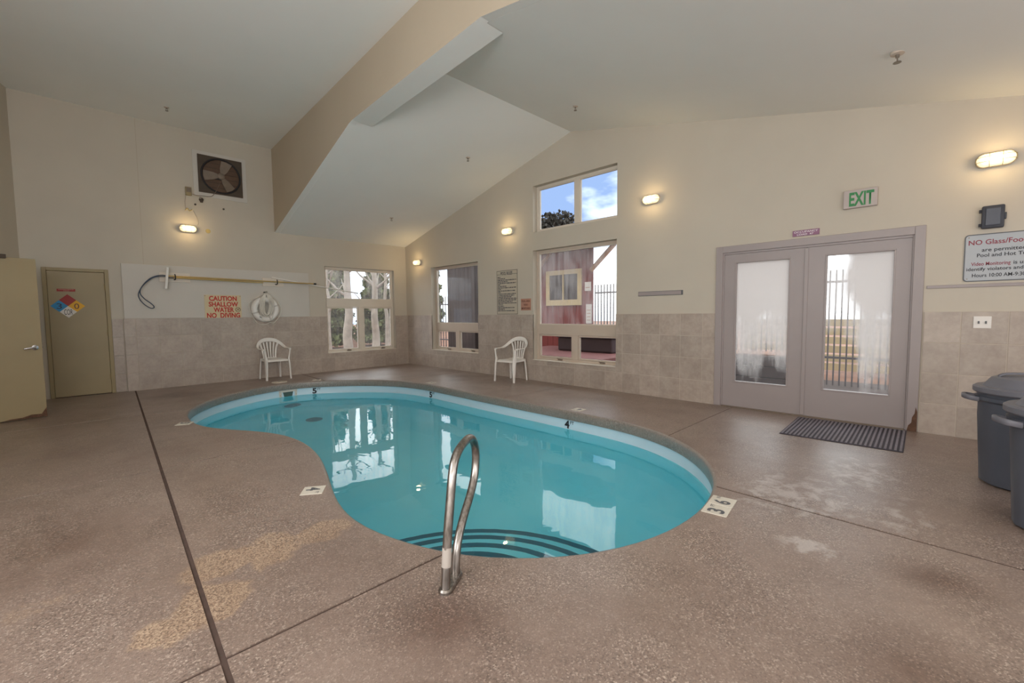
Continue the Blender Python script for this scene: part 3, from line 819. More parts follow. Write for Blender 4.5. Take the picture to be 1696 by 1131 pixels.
for z_, x0, x1 in ((0.009, -0.085, 0.085), (-0.009, -0.03, 0.035)):
    x = x0
    while x < x1:
        w_ = rr.uniform(0.006, 0.02); box(bm, x, min(x + w_, x1), -0.0036, -0.003, z_ - 0.004, z_ + 0.004); x += w_ + 0.004
finish('print', bm, 'sign_rose', t)

# double glazed entrance doors
d2 = thing('door_2', (XB - 0.01, 1.262, 0), RB, kind='structure')
bm = BM()
for s in (-1, 1):
    a, b_ = sorted((s * 1.03, s * 0.945)); box(bm, a, b_, -0.012, 0.16, 0, 2.13, 0.004)
    a, b_ = sorted((s * 0.965, s * 0.93)); box(bm, a, b_, 0.012, 0.16, 0, 2.06, 0.003)
box(bm, -0.945, 0.945, -0.012, 0.16, 2.045, 2.13, 0.004); box(bm, -0.93, 0.93, 0.012, 0.16, 2.02, 2.05, 0.003)
finish('door_frame', bm, 'mauve_door', d2)
for x0, x1, g0, g1 in ((-0.928, 0.0, -0.793, -0.165), (0.004, 0.928, 0.185, 0.805)):
    bm = plate([rect(x0, x1, 0.012, 2.018), rect(g0, g1, 0.335, 1.92)], lambda p: not (g0 < p[0] < g1 and 0.335 < p[1] < 1.92), lambda u, v, w: (u, 0.02 + w, v), 0.045)
    lf = finish('door_leaf', bm, 'mauve_door', d2)
    bm = BM(); ringbox(bm, g0, g1, 0.335, 1.92, 0.016, 0.014, 0.07, 0.003); finish('glazing_bead', bm, 'mauve_door', lf)
    bm = BM(); box(bm, g0 + 0.01, g1 - 0.01, 0.04, 0.046, 0.345, 1.91); finish('pane', bm, 'glass_fogged' if x0 < -0.5 else 'glass_wiped', lf)
bm = BM(); box(bm, -0.02, 0.02, 0.008, 0.02, 0.02, 2.01, 0.003); finish('astragal', bm, 'mauve_door', d2)
bm = BM(); box(bm, -0.93, 0.93, -0.02, 0.16, 0.0, 0.012, 0.003); finish('threshold', bm, 'window_bronze', d2)
# rusted foot of the right-hand jamb
rp_ = [(0.95, 0.0), (1.028, 0.0), (1.028, 0.21), (1.015, 0.26), (1.008, 0.19), (0.99, 0.15), (0.985, 0.09), (0.962, 0.06)]
bm = plate([rp_], lambda p: inside(p, rp_), lambda u, v, w: (u, -0.0135 + w, v), 0.003); finish('rust_patch', bm, 'rust', d2)

# open olive door at the left
lv = Vector((-0.657 + 0.256, 8.203 - 8.279)).normalized()
d3 = thing('door_3', (-0.256, 8.279, 0), math.atan2(-lv.y, -lv.x), kind='structure')
bm = BM(); box(bm, -0.86, 0.0, 0.0, 0.045, 0.01, 2.025, 0.003); leaf3 = finish('door_leaf', bm, 'olive_door', d3)
bm = BM(); lathe(bm, [(0.032, -0.004), (0.032, -0.012), (0.014, -0.02), (0.011, -0.05), (0.001, -0.052)], 20, 'Y', off=(-0.065, 0, 0.905))
tube(bm, catmull([(-0.065, -0.046, 0.905), (-0.10, -0.05, 0.905), (-0.14, -0.047, 0.9), (-0.17, -0.042, 0.892)], 4), [0.011] * 12 + [0.007], 10)
finish('lever_handle', bm, 'chrome', leaf3, True, 40)
bm = BM(); box(bm, -0.001, 0.0025, 0.012, 0.033, 0.86, 0.95); box(bm, 0.0, 0.01, 0.016, 0.028, 0.893, 0.915); finish('latch_plate', bm, 'grey_metal', leaf3)
rp_ = [(-0.40, 0.012), (-0.001, 0.012), (-0.001, 0.13), (-0.02, 0.10), (-0.05, 0.05), (-0.14, 0.055), (-0.22, 0.03), (-0.32, 0.028)]
bm = plate([rp_], lambda p: inside(p, rp_), lambda u, v, w: (u, -0.001 + w, v), 0.002); finish('rust_patch', bm, 'rust', leaf3)
bm = BM(); box(bm, -0.50, -0.25, -0.03, 0.02, 2.01, 2.06, 0.006); finish('door_closer', bm, 'dark_fan', leaf3)
bm = BM(); box(bm, 0.0, 0.04, 0.05, 0.08, 0.0, 2.04, 0.003)
d3f = thing('trim_1', (0, 0, 0), 0, kind='structure')
bm.free()
bm = BM()
for u0, u1, z0, z1 in ((1.04, 1.10, 0, 2.06), (2.03, 2.09, 0, 2.12), (1.04, 2.09, 2.06, 2.12)):
    P8 = [wall_C(u, v, w) for w in (-0.012, 0.17) for u, v in ((u0, z0), (u1, z0), (u1, z1), (u0, z1))]
    V = [bm.verts.new(p) for p in P8]; ring_faces(bm, [V[:4], V[4:]])
finish('door_casing', bm, 'olive_frame', d3f)

# ================================================================== lamps
def bulkhead_lamp():
    t = thing('bulkhead_lamp')
    N = 28; HL, HR = 0.068, 0.062
    def oval(s, y): return [(math.copysign(HL, math.cos(a)) * (1 if abs(math.cos(a)) > 1e-6 else 0) + HR * s * math.cos(a), y, HR * s * math.sin(a)) for a in [2 * PI * (k + 0.5) / N for k in range(N)]]
    bm = BM(); ring_faces(bm, [[bm.verts.new(p) for p in oval(1.08, 0.0)], [bm.verts.new(p) for p in oval(1.08, -0.028)], [bm.verts.new(p) for p in oval(1.0, -0.034)]])
    finish('base', bm, 'window_white', t, True, 40)
    bm = BM(); ring_faces(bm, [[bm.verts.new(p) for p in oval(s, y)] for s, y in ((0.93, -0.03), (0.93, -0.05), (0.86, -0.072), (0.70, -0.088), (0.40, -0.097), (0.05, -0.1))])
    finish('globe', bm, 'lamp_glow', t, True, 60)
    bm = BM()
    for z in (-0.022, 0.022): tube(bm, catmull([(-0.132, -0.03, z), (-0.125, -0.075, z), (-0.08, -0.103, z), (0, -0.108, z), (0.08, -0.103, z), (0.125, -0.075, z), (0.132, -0.03, z)], 3), 0.0024, 6)
    for x in (-0.042, 0.042): tube(bm, catmull([(x, -0.03, -0.066), (x, -0.08, -0.058), (x, -0.106, -0.02), (x, -0.106, 0.02), (x, -0.08, 0.058), (x, -0.03, 0.066)], 3), 0.0024, 6)
    tube(bm, oval(1.04, -0.036), 0.003, 6, closed=True)
    finish('cage', bm, 'cage_wire', t, True, 60)
    return t
lamp0 = bulkhead_lamp()
LAMPS = [((1.64, YA - 0.001, 2.888), 0, 'glowing caged bulkhead lamp on the back wall under the exhaust fan', 3.6),
         ((XB, 9.46, 2.55), RB, 'glowing caged bulkhead lamp on the right wall nearest the room corner', 3.0),
         ((XB, 6.27, 2.88), RB, 'glowing caged bulkhead lamp between the corner window and the high window', 1.2),
         ((XB, 3.235, 2.935), RB, 'glowing caged bulkhead lamp just right of the high window', 0.9),
         ((XB, -0.22, 2.665), RB, 'large-looking glowing caged bulkhead lamp above the no glass sign', 1.4)]
for i, (loc, rz, lab, watts) in enumerate(LAMPS):
    o = lamp0 if i == 0 else copy_tree(lamp0)
    o.location = loc; o.rotation_euler = (0, 0, rz); tag(o, lab, 'lamp', 'caged bulkhead lamps on the walls')
    ld = bpy.data.lights.new('bulb', 'POINT'); ld.energy = watts; ld.color = (1.0, 0.72, 0.36); ld.shadow_soft_size = 0.05
    lo = bpy.data.objects.new('bulb', ld); COL.objects.link(lo); lo.parent = o; lo.location = (0, -0.17, 0)

# ================================================================== back wall: fan and fittings
fan = thing('exhaust_fan', (2.205, YA, 3.94), 0, 'dark square exhaust fan with three blades high on the back wall', 'fan')
bm = plate([rect(-0.44, 0.43, -0.425, 0.41), rect(-0.365, 0.355, -0.345, 0.345)], lambda p: not (-0.365 < p[0] < 0.355 and -0.345 < p[1] < 0.345), lambda u, v, w: (u, -0.015 + w, v), 0.016)
finish('trim_frame', bm, 'panel_paint', fan)
R_ = 0.315
cc = [(R_ * math.cos(2 * PI * k / 40), R_ * math.sin(2 * PI * k / 40)) for k in range(40)]
bm = plate([rect(-0.365, 0.355, -0.345, 0.345), cc], lambda p: math.hypot(*p) > R_ * 0.998, lambda u, v, w: (u, -0.035 + w, v), 0.034)
finish('housing', bm, 'dark_fan', fan)
bm = BM(); lathe(bm, [(0.318, -0.003), (0.318, -0.001), (0.001, -0.001)], 40, 'Y'); finish('backing', bm, 'dark_fan', fan)
bm = BM(); tube(bm, [(x, -0.036, z) for x, z in cc], 0.016, 8, closed=True); finish('venturi_ring', bm, 'black_rubber', fan, True, 60)
for k in range(7):
    z = -0.27 + k * 0.09; hw = math.sqrt(max(0.01, 0.32 ** 2 - z * z))
    bm = BM(); box(bm, -hw, hw, -0.012, -0.004, z - 0.040, z + 0.040); finish('louver', bm, 'fan_slat', fan)
bm = BM(); lathe(bm, [(0.06, -0.03), (0.06, -0.05), (0.045, -0.062), (0.02, -0.064), (0.018, -0.058), (0.001, -0.058)], 24, 'Y'); finish('hub', bm, 'fan_blade', fan, True, 40)
for a0 in (72, 188, 305):
    bm = BM()
    outl = [(0.05, -0.04), (0.12, -0.07), (0.28, -0.10), (0.295, 0.0), (0.28, 0.075), (0.14, 0.06), (0.05, 0.03)]
    def bl(u, v, w, a=math.radians(a0)): 
        return (u * math.cos(a) - v * math.sin(a), -0.045 + w + v * 0.18, u * math.sin(a) + v * math.cos(a))
    bm.free(); bm = plate([outl], lambda p: inside(p, outl), bl, 0.005); finish('blade', bm, 'fan_blade', fan)
bm = BM(); box(bm, -0.13, 0.02, -0.03, -0.012, -0.07, 0.03, 0.01); finish('motor', bm, 'black_rubber', fan)
# wiring boxes, cable and plugs below the fan
t = thing('junction_box', (1.677, YA, 3.57), 0, 'tan metal junction box left of the exhaust fan', 'junction box')
bm = BM(); box(bm, -0.045, 0.045, -0.05, 0, -0.075, 0.075, 0.004); finish('box_body', bm, 'olive_frame', t)
bm = BM(); box(bm, -0.035, 0.035, -0.054, -0.05, -0.02, 0.062, 0.002); finish('cover_plate', bm, 'fan_blade', t)
t = thing('conduit_fitting', (1.87, YA, 3.455), 0, 'small dark conduit fitting under the fan corner', 'conduit fitting')
bm = BM(); lathe(bm, [(0.035, 0), (0.035, -0.03), (0.02, -0.045), (0.001, -0.045)], 12, 'Y'); box(bm, -0.02, 0.02, -0.05, -0.01, -0.055, -0.01, 0.004); finish('body', bm, 'dark_fan', t, True, 30)
bm = BM(); lathe(bm, [(0.018, -0.045), (0.018, -0.052), (0.001, -0.052)], 10, 'Y', off=(-0.02, 0, 0.02)); finish('cap', bm, 'grey_metal', t, True, 30)
bm = BM(); tube(bm, catmull([(0.01 - 0.48, -0.04, -0.41), (0.07 - 0.485, -0.06, -0.43), (0.15 - 0.485, -0.065, -0.422), (0.30 - 0.485, -0.05, -0.41), (0.38 - 0.485, -0.055, -0.31), (0.45 - 0.485, -0.06, -0.15)], 5), 0.005, 6)
finish('power_cable', bm, 'fan_blade', fan, True, 60)
t = thing('lamp_cord', (1.62, YA, 2.95), 0, 'thin cord hanging from the junction box to the back wall lamp', 'cord')
bm = BM(); tube(bm, catmull([(0.02, -0.01, 0.55), (0.0, -0.01, 0.42), (0.01, -0.01, 0.29)], 4), 0.004, 6); tube(bm, catmull([(0.12, -0.01, 0.28), (0.17, -0.01, 0.16), (0.185, -0.01, 0.06), (0.165, -0.01, 0.02)], 4), 0.004, 6)
finish('cord_run', bm, 'grout', t, True, 60)
bm = BM(); tube(bm, catmull([(0.0, -0.01, 0.27), (0.03, -0.02, 0.31), (0.06, -0.015, 0.27), (0.10, -0.02, 0.30)], 4), 0.008, 6); finish('knot', bm, 'bracket_yellow', t, True, 60)
for x, z, lab in ((1.777, 3.353, 'small dark anchor plug under the fan, left one'), (2.226, 3.336, 'small dark anchor plug under the fan, right one')):
    t = thing('anchor_plug', (x, YA, z), 0, lab, 'plug')
    bm = BM(); lathe(bm, [(0.018, 0), (0.016, -0.012), (0.006, -0.014), (0.001, -0.014)], 12, 'Y'); finish('plug_body', bm, 'dark_fan', t, True, 30)
t = thing('cover_cap', (1.955, YA, 2.885), 0, 'round yellowed cover cap right of the back wall lamp', 'cap')
bm = BM(); lathe(bm, [(0.04, 0), (0.038, -0.006), (0.03, -0.008), (0.001, -0.008)], 20, 'Y'); finish('disc', bm, 'bracket_yellow', t, True, 30)

# ================================================================== poles, ring, signs on the white board
YP = 10.02
t = thing('rescue_hook', (1.25, YP, 1.99), 0, 'long yellow pole with blue looped rescue hook on the white board', 'rescue hook')
bm = BM(); tube(bm, [(0.03, -0.085, 0.012), (2.575, -0.085, -0.028)], 0.014, 10); finish('pole', bm, 'brass_pole', t, True, 60)
bm = BM(); tube(bm, [(2.575, -0.085, -0.028), (2.63, -0.085, -0.029)], 0.018, 10); finish('end_cap', bm, 'black_rubber', t, True, 40)
cr = [(0.04, 0.012), (-0.06, 0.02), (-0.19, -0.03), (-0.30, -0.15), (-0.372, -0.30), (-0.365, -0.40), (-0.31, -0.49), (-0.235, -0.553), (-0.19, -0.558), (-0.178, -0.53), (-0.22, -0.475), (-0.30, -0.40), (-0.352, -0.31), (-0.34, -0.22), (-0.26, -0.11), (-0.15, -0.02), (-0.03, 0.0), (0.04, 0.006)]
bm = BM(); tube(bm, catmull([(x, -0.085 + 0.012 * math.sin(i * 0.4), z) for i, (x, z) in enumerate(cr)], 4), 0.0075, 8); finish('hook_loop', bm, 'blue_tube', t, True, 60)
t = thing('pool_brush', (1.27, YP, 1.975), 0, 'white pool brush head on a pole crossing the rescue pole', 'pool brush')
bm = BM(); tube(bm, [(0.03, -0.115, 0.0), (1.55, -0.115, -0.032)], 0.012, 10); finish('pole', bm, 'brass_pole', t, True, 60)
bm = BM(); ribbon(bm, [(-0.02, -0.12, -0.20), (-0.01, -0.13, -0.1), (0.0, -0.133, 0.0), (0.012, -0.13, 0.1), (0.022, -0.12, 0.175)], [(1, 0, 0)] * 5, [0.04] * 5, 0.025); finish('head', bm, 'white_plastic', t, True, 50)
bm = BM(); tube(bm, [(0.003, -0.118, 0.0), (0.1, -0.115, -0.002)], 0.017, 8); finish('socket', bm, 'grey_metal', t, True, 40)
for i, (x, z, w_, lab) in enumerate(((1.40, 1.985, 0.45, 'cream backing block with black hook at the hook end of the poles'), (3.035, 1.965, 0.40, 'cream backing block with black hook over the life ring'))):
    t = thing('pole_bracket', (x, YP, z), 0, lab, 'bracket', 'pole brackets on the white board')
    bm = BM(); box(bm, -w_ / 2, w_ / 2, -0.02, 0, -0.085, 0.08, 0.004); finish('backing_block', bm, 'window_white', t)
    bm = BM(); hx = -0.01 if i == 0 else 0.04
    tube(bm, catmull([(hx, -0.02, -0.04), (hx, -0.10, -0.045), (hx, -0.145, -0.03), (hx, -0.148, 0.02), (hx - 0.005, -0.14, 0.05)], 4), 0.009, 8); finish('hook', bm, 'black_rubber', t, True, 60)

t = thing('telescopic_pole', (3.0, YP, 2.06), 0, 'white telescopic pole tip sticking out across the back window', 'pole')
bm = BM(); tube(bm, [(0.0, -0.042, 0.0), (1.83, -0.042, -0.275)], 0.0125, 10); finish('tube', bm, 'white_plastic', t, True, 60)
bm = BM(); tube(bm, [(1.83, -0.042, -0.275), (1.85, -0.042, -0.278)], 0.014, 10); finish('end_plug', bm, 'black_rubber', t, True, 60)
ringt = thing('life_ring', (2.85, YP, 1.41), 0, 'white life ring hung with coiled rope on the back wall', 'life ring')
bm = BM(); tube(bm, [(0.2 * math.cos(2 * PI * k / 40), -0.06, 0.2 * math.sin(2 * PI * k / 40)) for k in range(40)], 0.062, 14, closed=True); finish('ring_body', bm, 'white_plastic', ringt, True, 60)
for a in (20, 110, 200, 290):
    c, s = math.cos(math.radians(a)), math.sin(math.radians(a))
    bm = BM(); rr_ = [(0.2 * c + 0.0645 * math.cos(b) * c, -0.06 + 0.0645 * math.sin(b), 0.2 * s + 0.0645 * math.cos(b) * s) for b in [2 * PI * k / 14 for k in range(14)]]
    ribbon(bm, rr_ + [rr_[0]], [(-s, 0, c)] * 15, [0.03] * 15, 0.004); finish('strap', bm, 'panel_paint', ringt, True, 60)
bm = BM()
tube(bm, catmull([(0.01, -0.06, 0.33), (-0.12, -0.08, 0.25), (-0.27, -0.09, 0.16), (-0.30, -0.09, 0.03), (-0.25, -0.1, -0.14), (-0.15, -0.1, -0.29), (-0.02, -0.1, -0.31), (0.06, -0.11, -0.27), (0.12, -0.12, -0.28), (0.18, -0.1, -0.24), (0.27, -0.09, -0.12), (0.29, -0.09, 0.02), (0.24, -0.1, 0.14), (0.1, -0.1, 0.28), (0.01, -0.06, 0.33)], 5), 0.0065, 6)
finish('grab_line', bm, 'rope', ringt, True, 60)
bm = BM(); rr = random.Random(5)
for k in range(7):
    w_ = 0.035 + 0.014 * k; dpt = rr.uniform(-0.12, -0.03) - 0.012 * k
    tube(bm, catmull([(0.01, -0.11, 0.33), (-w_ + 0.02, -0.135 - 0.002 * k, 0.2), (-w_, -0.14, 0.05), (-w_ * 0.7, -0.14, dpt), (0.01, -0.145, dpt - 0.05), (w_ * 0.8, -0.14, dpt), (w_ + 0.02, -0.14, 0.05), (w_ + 0.01, -0.135 - 0.003 * k, 0.2), (0.012, -0.11, 0.33)], 4), 0.006, 6)
finish('coiled_rope', bm, 'rope', ringt, True, 60)
bm = BM(); lathe(bm, [(0.016, 0), (0.016, -0.13), (0.022, -0.135), (0.022, -0.145), (0.001, -0.145)], 12, 'Y', off=(0.012, 0, 0.345)); finish('peg', bm, 'grey_metal', ringt, True, 30)
o = text(ringt, 'MMM', -0.10, -0.165, 0.022, 0.055, 'ink_black', -0.122, 0.02, name='maker_mark', rot=-0.5)

t = thing('caution_sign', (2.133, YP, 1.462), 0, 'cream sign with red CAUTION SHALLOW WATER NO DIVING lettering', 'sign')
bm = BM(); box(bm, -0.305, 0.305, -0.006, 0, -0.222, 0.222, 0.002); finish('plate', bm, 'sign_cream', t)
text(t, 'CAUTION', 0.0, 0.158, 0.088, 0.46, 'sign_red', -0.0075, 0.035); text(t, 'SHALLOW', 0.005, 0.048, 0.088, 0.49, 'sign_red', -0.0075, 0.035)
text(t, 'WATER', 0.005, -0.058, 0.088, 0.34, 'sign_red', -0.0075, 0.035); text(t, 'NO  DIVING', 0.0, -0.166, 0.092, 0.55, 'sign_red', -0.0075, 0.035)
bm = BM(); tube(bm, [(0.242 + 0.042 * math.cos(2 * PI * k / 24), -0.0075, -0.058 + 0.042 * math.sin(2 * PI * k / 24)) for k in range(24)], 0.004, 6, closed=True)
for a, b_ in (((0.215, -0.085), (0.27, -0.03)), ((0.22, -0.04), (0.25, -0.055)), ((0.235, -0.045), (0.262, -0.08))): tube(bm, [(a[0], -0.0075, a[1]), (b_[0], -0.0075, b_[1])], 0.0035, 6)
finish('no_diving_symbol', bm, 'ink_brown', t, True, 60)
for x in (-0.29, 0.29):
    bm = BM(); lathe(bm, [(0.008, -0.006), (0.006, -0.01), (0.001, -0.01)], 10, 'Y', off=(x, 0, 0.205)); finish('screw', bm, 'grey_metal', t)

# ================================================================== right wall: signs and fittings
def bars(t, name, mat, rows, seed, y=-0.0068):
    rr = random.Random(seed); bm = BM()
    for z, x0, x1, hh in rows:
        x = x0
        while x < x1 - 0.004:
            n = rr.randint(2, 7)
            for _ in range(n):
                w_ = rr.uniform(0.006, 0.011)
                if x + w_ > x1: break
                box(bm, x, x + w_, y, y + 0.0006, z - hh * rr.uniform(0.35, 0.5), z + hh * rr.uniform(0.35, 0.5)); x += w_ + 0.0025
            x += 0.011
    return finish(name, bm, mat, t)
t = thing('pool_rules_sign', (XB, 6.327, 1.695), RB, 'tall tan POOL RULES sign with many lines of small print', 'sign')
bm = BM(); box(bm, -0.297, 0.297, -0.006, 0, -0.44, 0.44, 0.002); finish('plate', bm, 'sign_tan', t)
bm = BM(); ringbox(bm, -0.291, 0.291, -0.434, 0.434, 0.006, -0.0072, -0.006, 0)
box(bm, -0.285, -0.19, -0.0072, -0.006, 0.355, 0.361); box(bm, 0.16, 0.285, -0.0072, -0.006, 0.355, 0.361); finish('border_line', bm, 'ink_blue', t)
text(t, 'POOL RULES', -0.01, 0.378, 0.062, 0.33, 'ink_blue', -0.0075, 0.02)
L_ = [0.08, 0.22, 0.53, 0.29, 0.52, 0.09, 0.25, 0.52, 0.10, 0.51, 0.09, 0.51, 0.48, 0.39, 0.54, 0.52, 0.42, 0.52, 0.15, 0.18, 0.47, 0.20, 0.49]
bars(t, 'rules_print', 'ink_blue', [(0.305 - k * 0.0305, -0.262, -0.262 + w_, 0.021) for k, w_ in enumerate(L_)], 11)
t = thing('monitoring_sign', (XB, 5.815, 1.442), RB, 'small rose-brown POOL AREA VIDEO MONITORED sign beside the rules', 'sign')
bm = BM(); box(bm, -0.132, 0.132, -0.006, 0, -0.112, 0.112, 0.004); finish('plate', bm, 'sign_rose', t)
for s, z, w_ in (('POOL AREA', 0.065, 0.22), ('VIDEO', -0.005, 0.11), ('MONITORED', -0.072, 0.22)): text(t, s, 0, z, 0.036, w_, 'ink_brown', -0.0075, 0.02)
t = thing('wall_bar', (XB, 3.097, 1.551), RB, 'short grey-mauve bar sign strip right of the large window', 'bar')
bm = BM(); box(bm, -0.35, 0.35, -0.012, 0, -0.033, 0.033, 0.005); finish('strip', bm, 'ink_grey', t)
bm = BM(); box(bm, -0.345, 0.325, -0.014, -0.011, -0.027, 0.027, 0.002); finish('face', bm, 'mauve_door', t)

t = thing('exit_sign', (XB, 0.775, 2.493), RB, 'pale EXIT sign with green letters above the double doors', 'sign')
bm = BM(); box(bm, -0.148, 0.148, -0.045, 0, -0.098, 0.098, 0.006); finish('housing', bm, 'exit_plate', t)
text(t, 'EXIT', 0.012, 0.0, 0.145, 0.215, 'exit_green', -0.0465, 0.03)
t = thing('occupancy_sign', (XB, 1.276, 2.192), RB, 'small purple OCCUPANCY LOAD sign on top of the door frame', 'sign')
bm = BM(); box(bm, -0.134, 0.134, -0.016, 0, -0.034, 0.034, 0.002); finish('plate', bm, 'occupancy_purple', t)
text(t, 'OCCUPANCY', 0, 0.014, 0.022, 0.24, 'ink_white', -0.0175, 0.01); text(t, 'LOAD  47', -0.005, -0.016, 0.022, 0.165, 'ink_white', -0.0175, 0.01)
t = thing('outlet_cover', (XB, -0.222, 2.136), RB, 'dark hinged weatherproof outlet cover above the no glass sign', 'outlet cover')
bm = BM(); box(bm, -0.074, 0.074, -0.055, 0, -0.105, 0.105, 0.012); finish('cover_body', bm, 'box_dark', t, True, 40)
bm = BM(); box(bm, -0.05, 0.05, -0.062, -0.053, -0.08, 0.08, 0.006); finish('lid_panel', bm, 'can_plastic', t)
for z in (-0.07, 0.06):
    bm = BM(); tube(bm, [(-0.08, -0.03, z - 0.014), (-0.08, -0.03, z + 0.014)], 0.012, 8); finish('hinge', bm, 'box_dark', t)
bm = BM(); box(bm, 0.07, 0.086, -0.045, -0.01, -0.03, 0.03, 0.004); finish('latch', bm, 'box_dark', t)
t = thing('no_glass_sign', (XB, -0.045, 1.763), RB, 'large grey NO Glass/Food sign with pool hours beside the entrance', 'sign')
SW = 0.62
def rrect(x0, x1, z0, z1, r): return [(cx + r * math.cos(a), cz + r * math.sin(a)) for cx, cz, a0 in ((x1 - r, z1 - r, 0), (x0 + r, z1 - r, PI / 2), (x0 + r, z0 + r, PI), (x1 - r, z0 + r, 1.5 * PI)) for a in [a0 + PI / 2 * k / 5 for k in range(6)]]
ro, ri = rrect(0, SW, -0.225, 0.225, 0.03), rrect(0.009, SW - 0.009, -0.216, 0.216, 0.024)
bm = plate([ro], lambda p: inside(p, ro), lambda u, v, w: (u, -0.006 + w, v), 0.006); finish('plate', bm, 'sign_grey', t)
bm = plate([ro, ri], lambda p: inside(p, ro) and not inside(p, ri), lambda u, v, w: (u, -0.0075 + w, v), 0.0015); finish('border_line', bm, 'ink_grey', t)
text(t, 'NO Glass/Food/Drinks', 0.028, 0.148, 0.046, 0.56, 'ink_maroon', -0.0075, 0.015, align='L')
text(t, 'are permitted in the', 0.118, 0.074, 0.034, 0.41, 'ink_black', -0.0075, 0.012, align='L'); text(t, 'Pool and Hot Tub Area', 0.088, 0.024, 0.034, 0.44, 'ink_black', -0.0075, 0.012, align='L')
text(t, 'Video Monitoring', 0.052, -0.057, 0.034, 0.255, 'ink_maroon', -0.0075, 0.012, align='L'); text(t, 'is used to', 0.325, -0.057, 0.034, 0.17, 'ink_black', -0.0075, 0.012, align='L')
text(t, 'identify violators and trespassers', 0.022, -0.106, 0.032, 0.575, 'ink_black', -0.0075, 0.012, align='L'); text(t, 'Hours 10:00 AM-9:30 PM', 0.062, -0.166, 0.034, 0.40, 'ink_black', -0.0075, 0.012, align='L')
for x, z in ((0.028, 0.198), (0.028, -0.198), (SW - 0.028, 0.198), (SW - 0.028, -0.198)):
    bm = BM(); lathe(bm, [(0.006, -0.006), (0.005, -0.009), (0.001, -0.009)], 10, 'Y', off=(x, 0, z)); finish('screw', bm, 'grey_metal', t)
tr = thing('trim_2', (XB, 0.21, 1.50), RB, kind='structure')
bm = BM(); box(bm, 0, 1.6, -0.012, 0, -0.016, 0.016, 0.004); finish('wall_rail', bm, 'mauve_door', tr)
t = thing('switch_plate', (XB - 0.014, -0.193, 1.146), RB, 'white double light switch plate on the tiles above the bins', 'switch')
bm = BM(); box(bm, -0.06, 0.06, -0.007, 0, -0.058, 0.058, 0.003); finish('plate', bm, 'white_plastic', t)
for x in (-0.024, 0.024):
    bm = BM(); box(bm, x - 0.006, x + 0.006, -0.016, -0.006, -0.014, 0.012, 0.002); finish('toggle', bm, 'ink_grey', t)

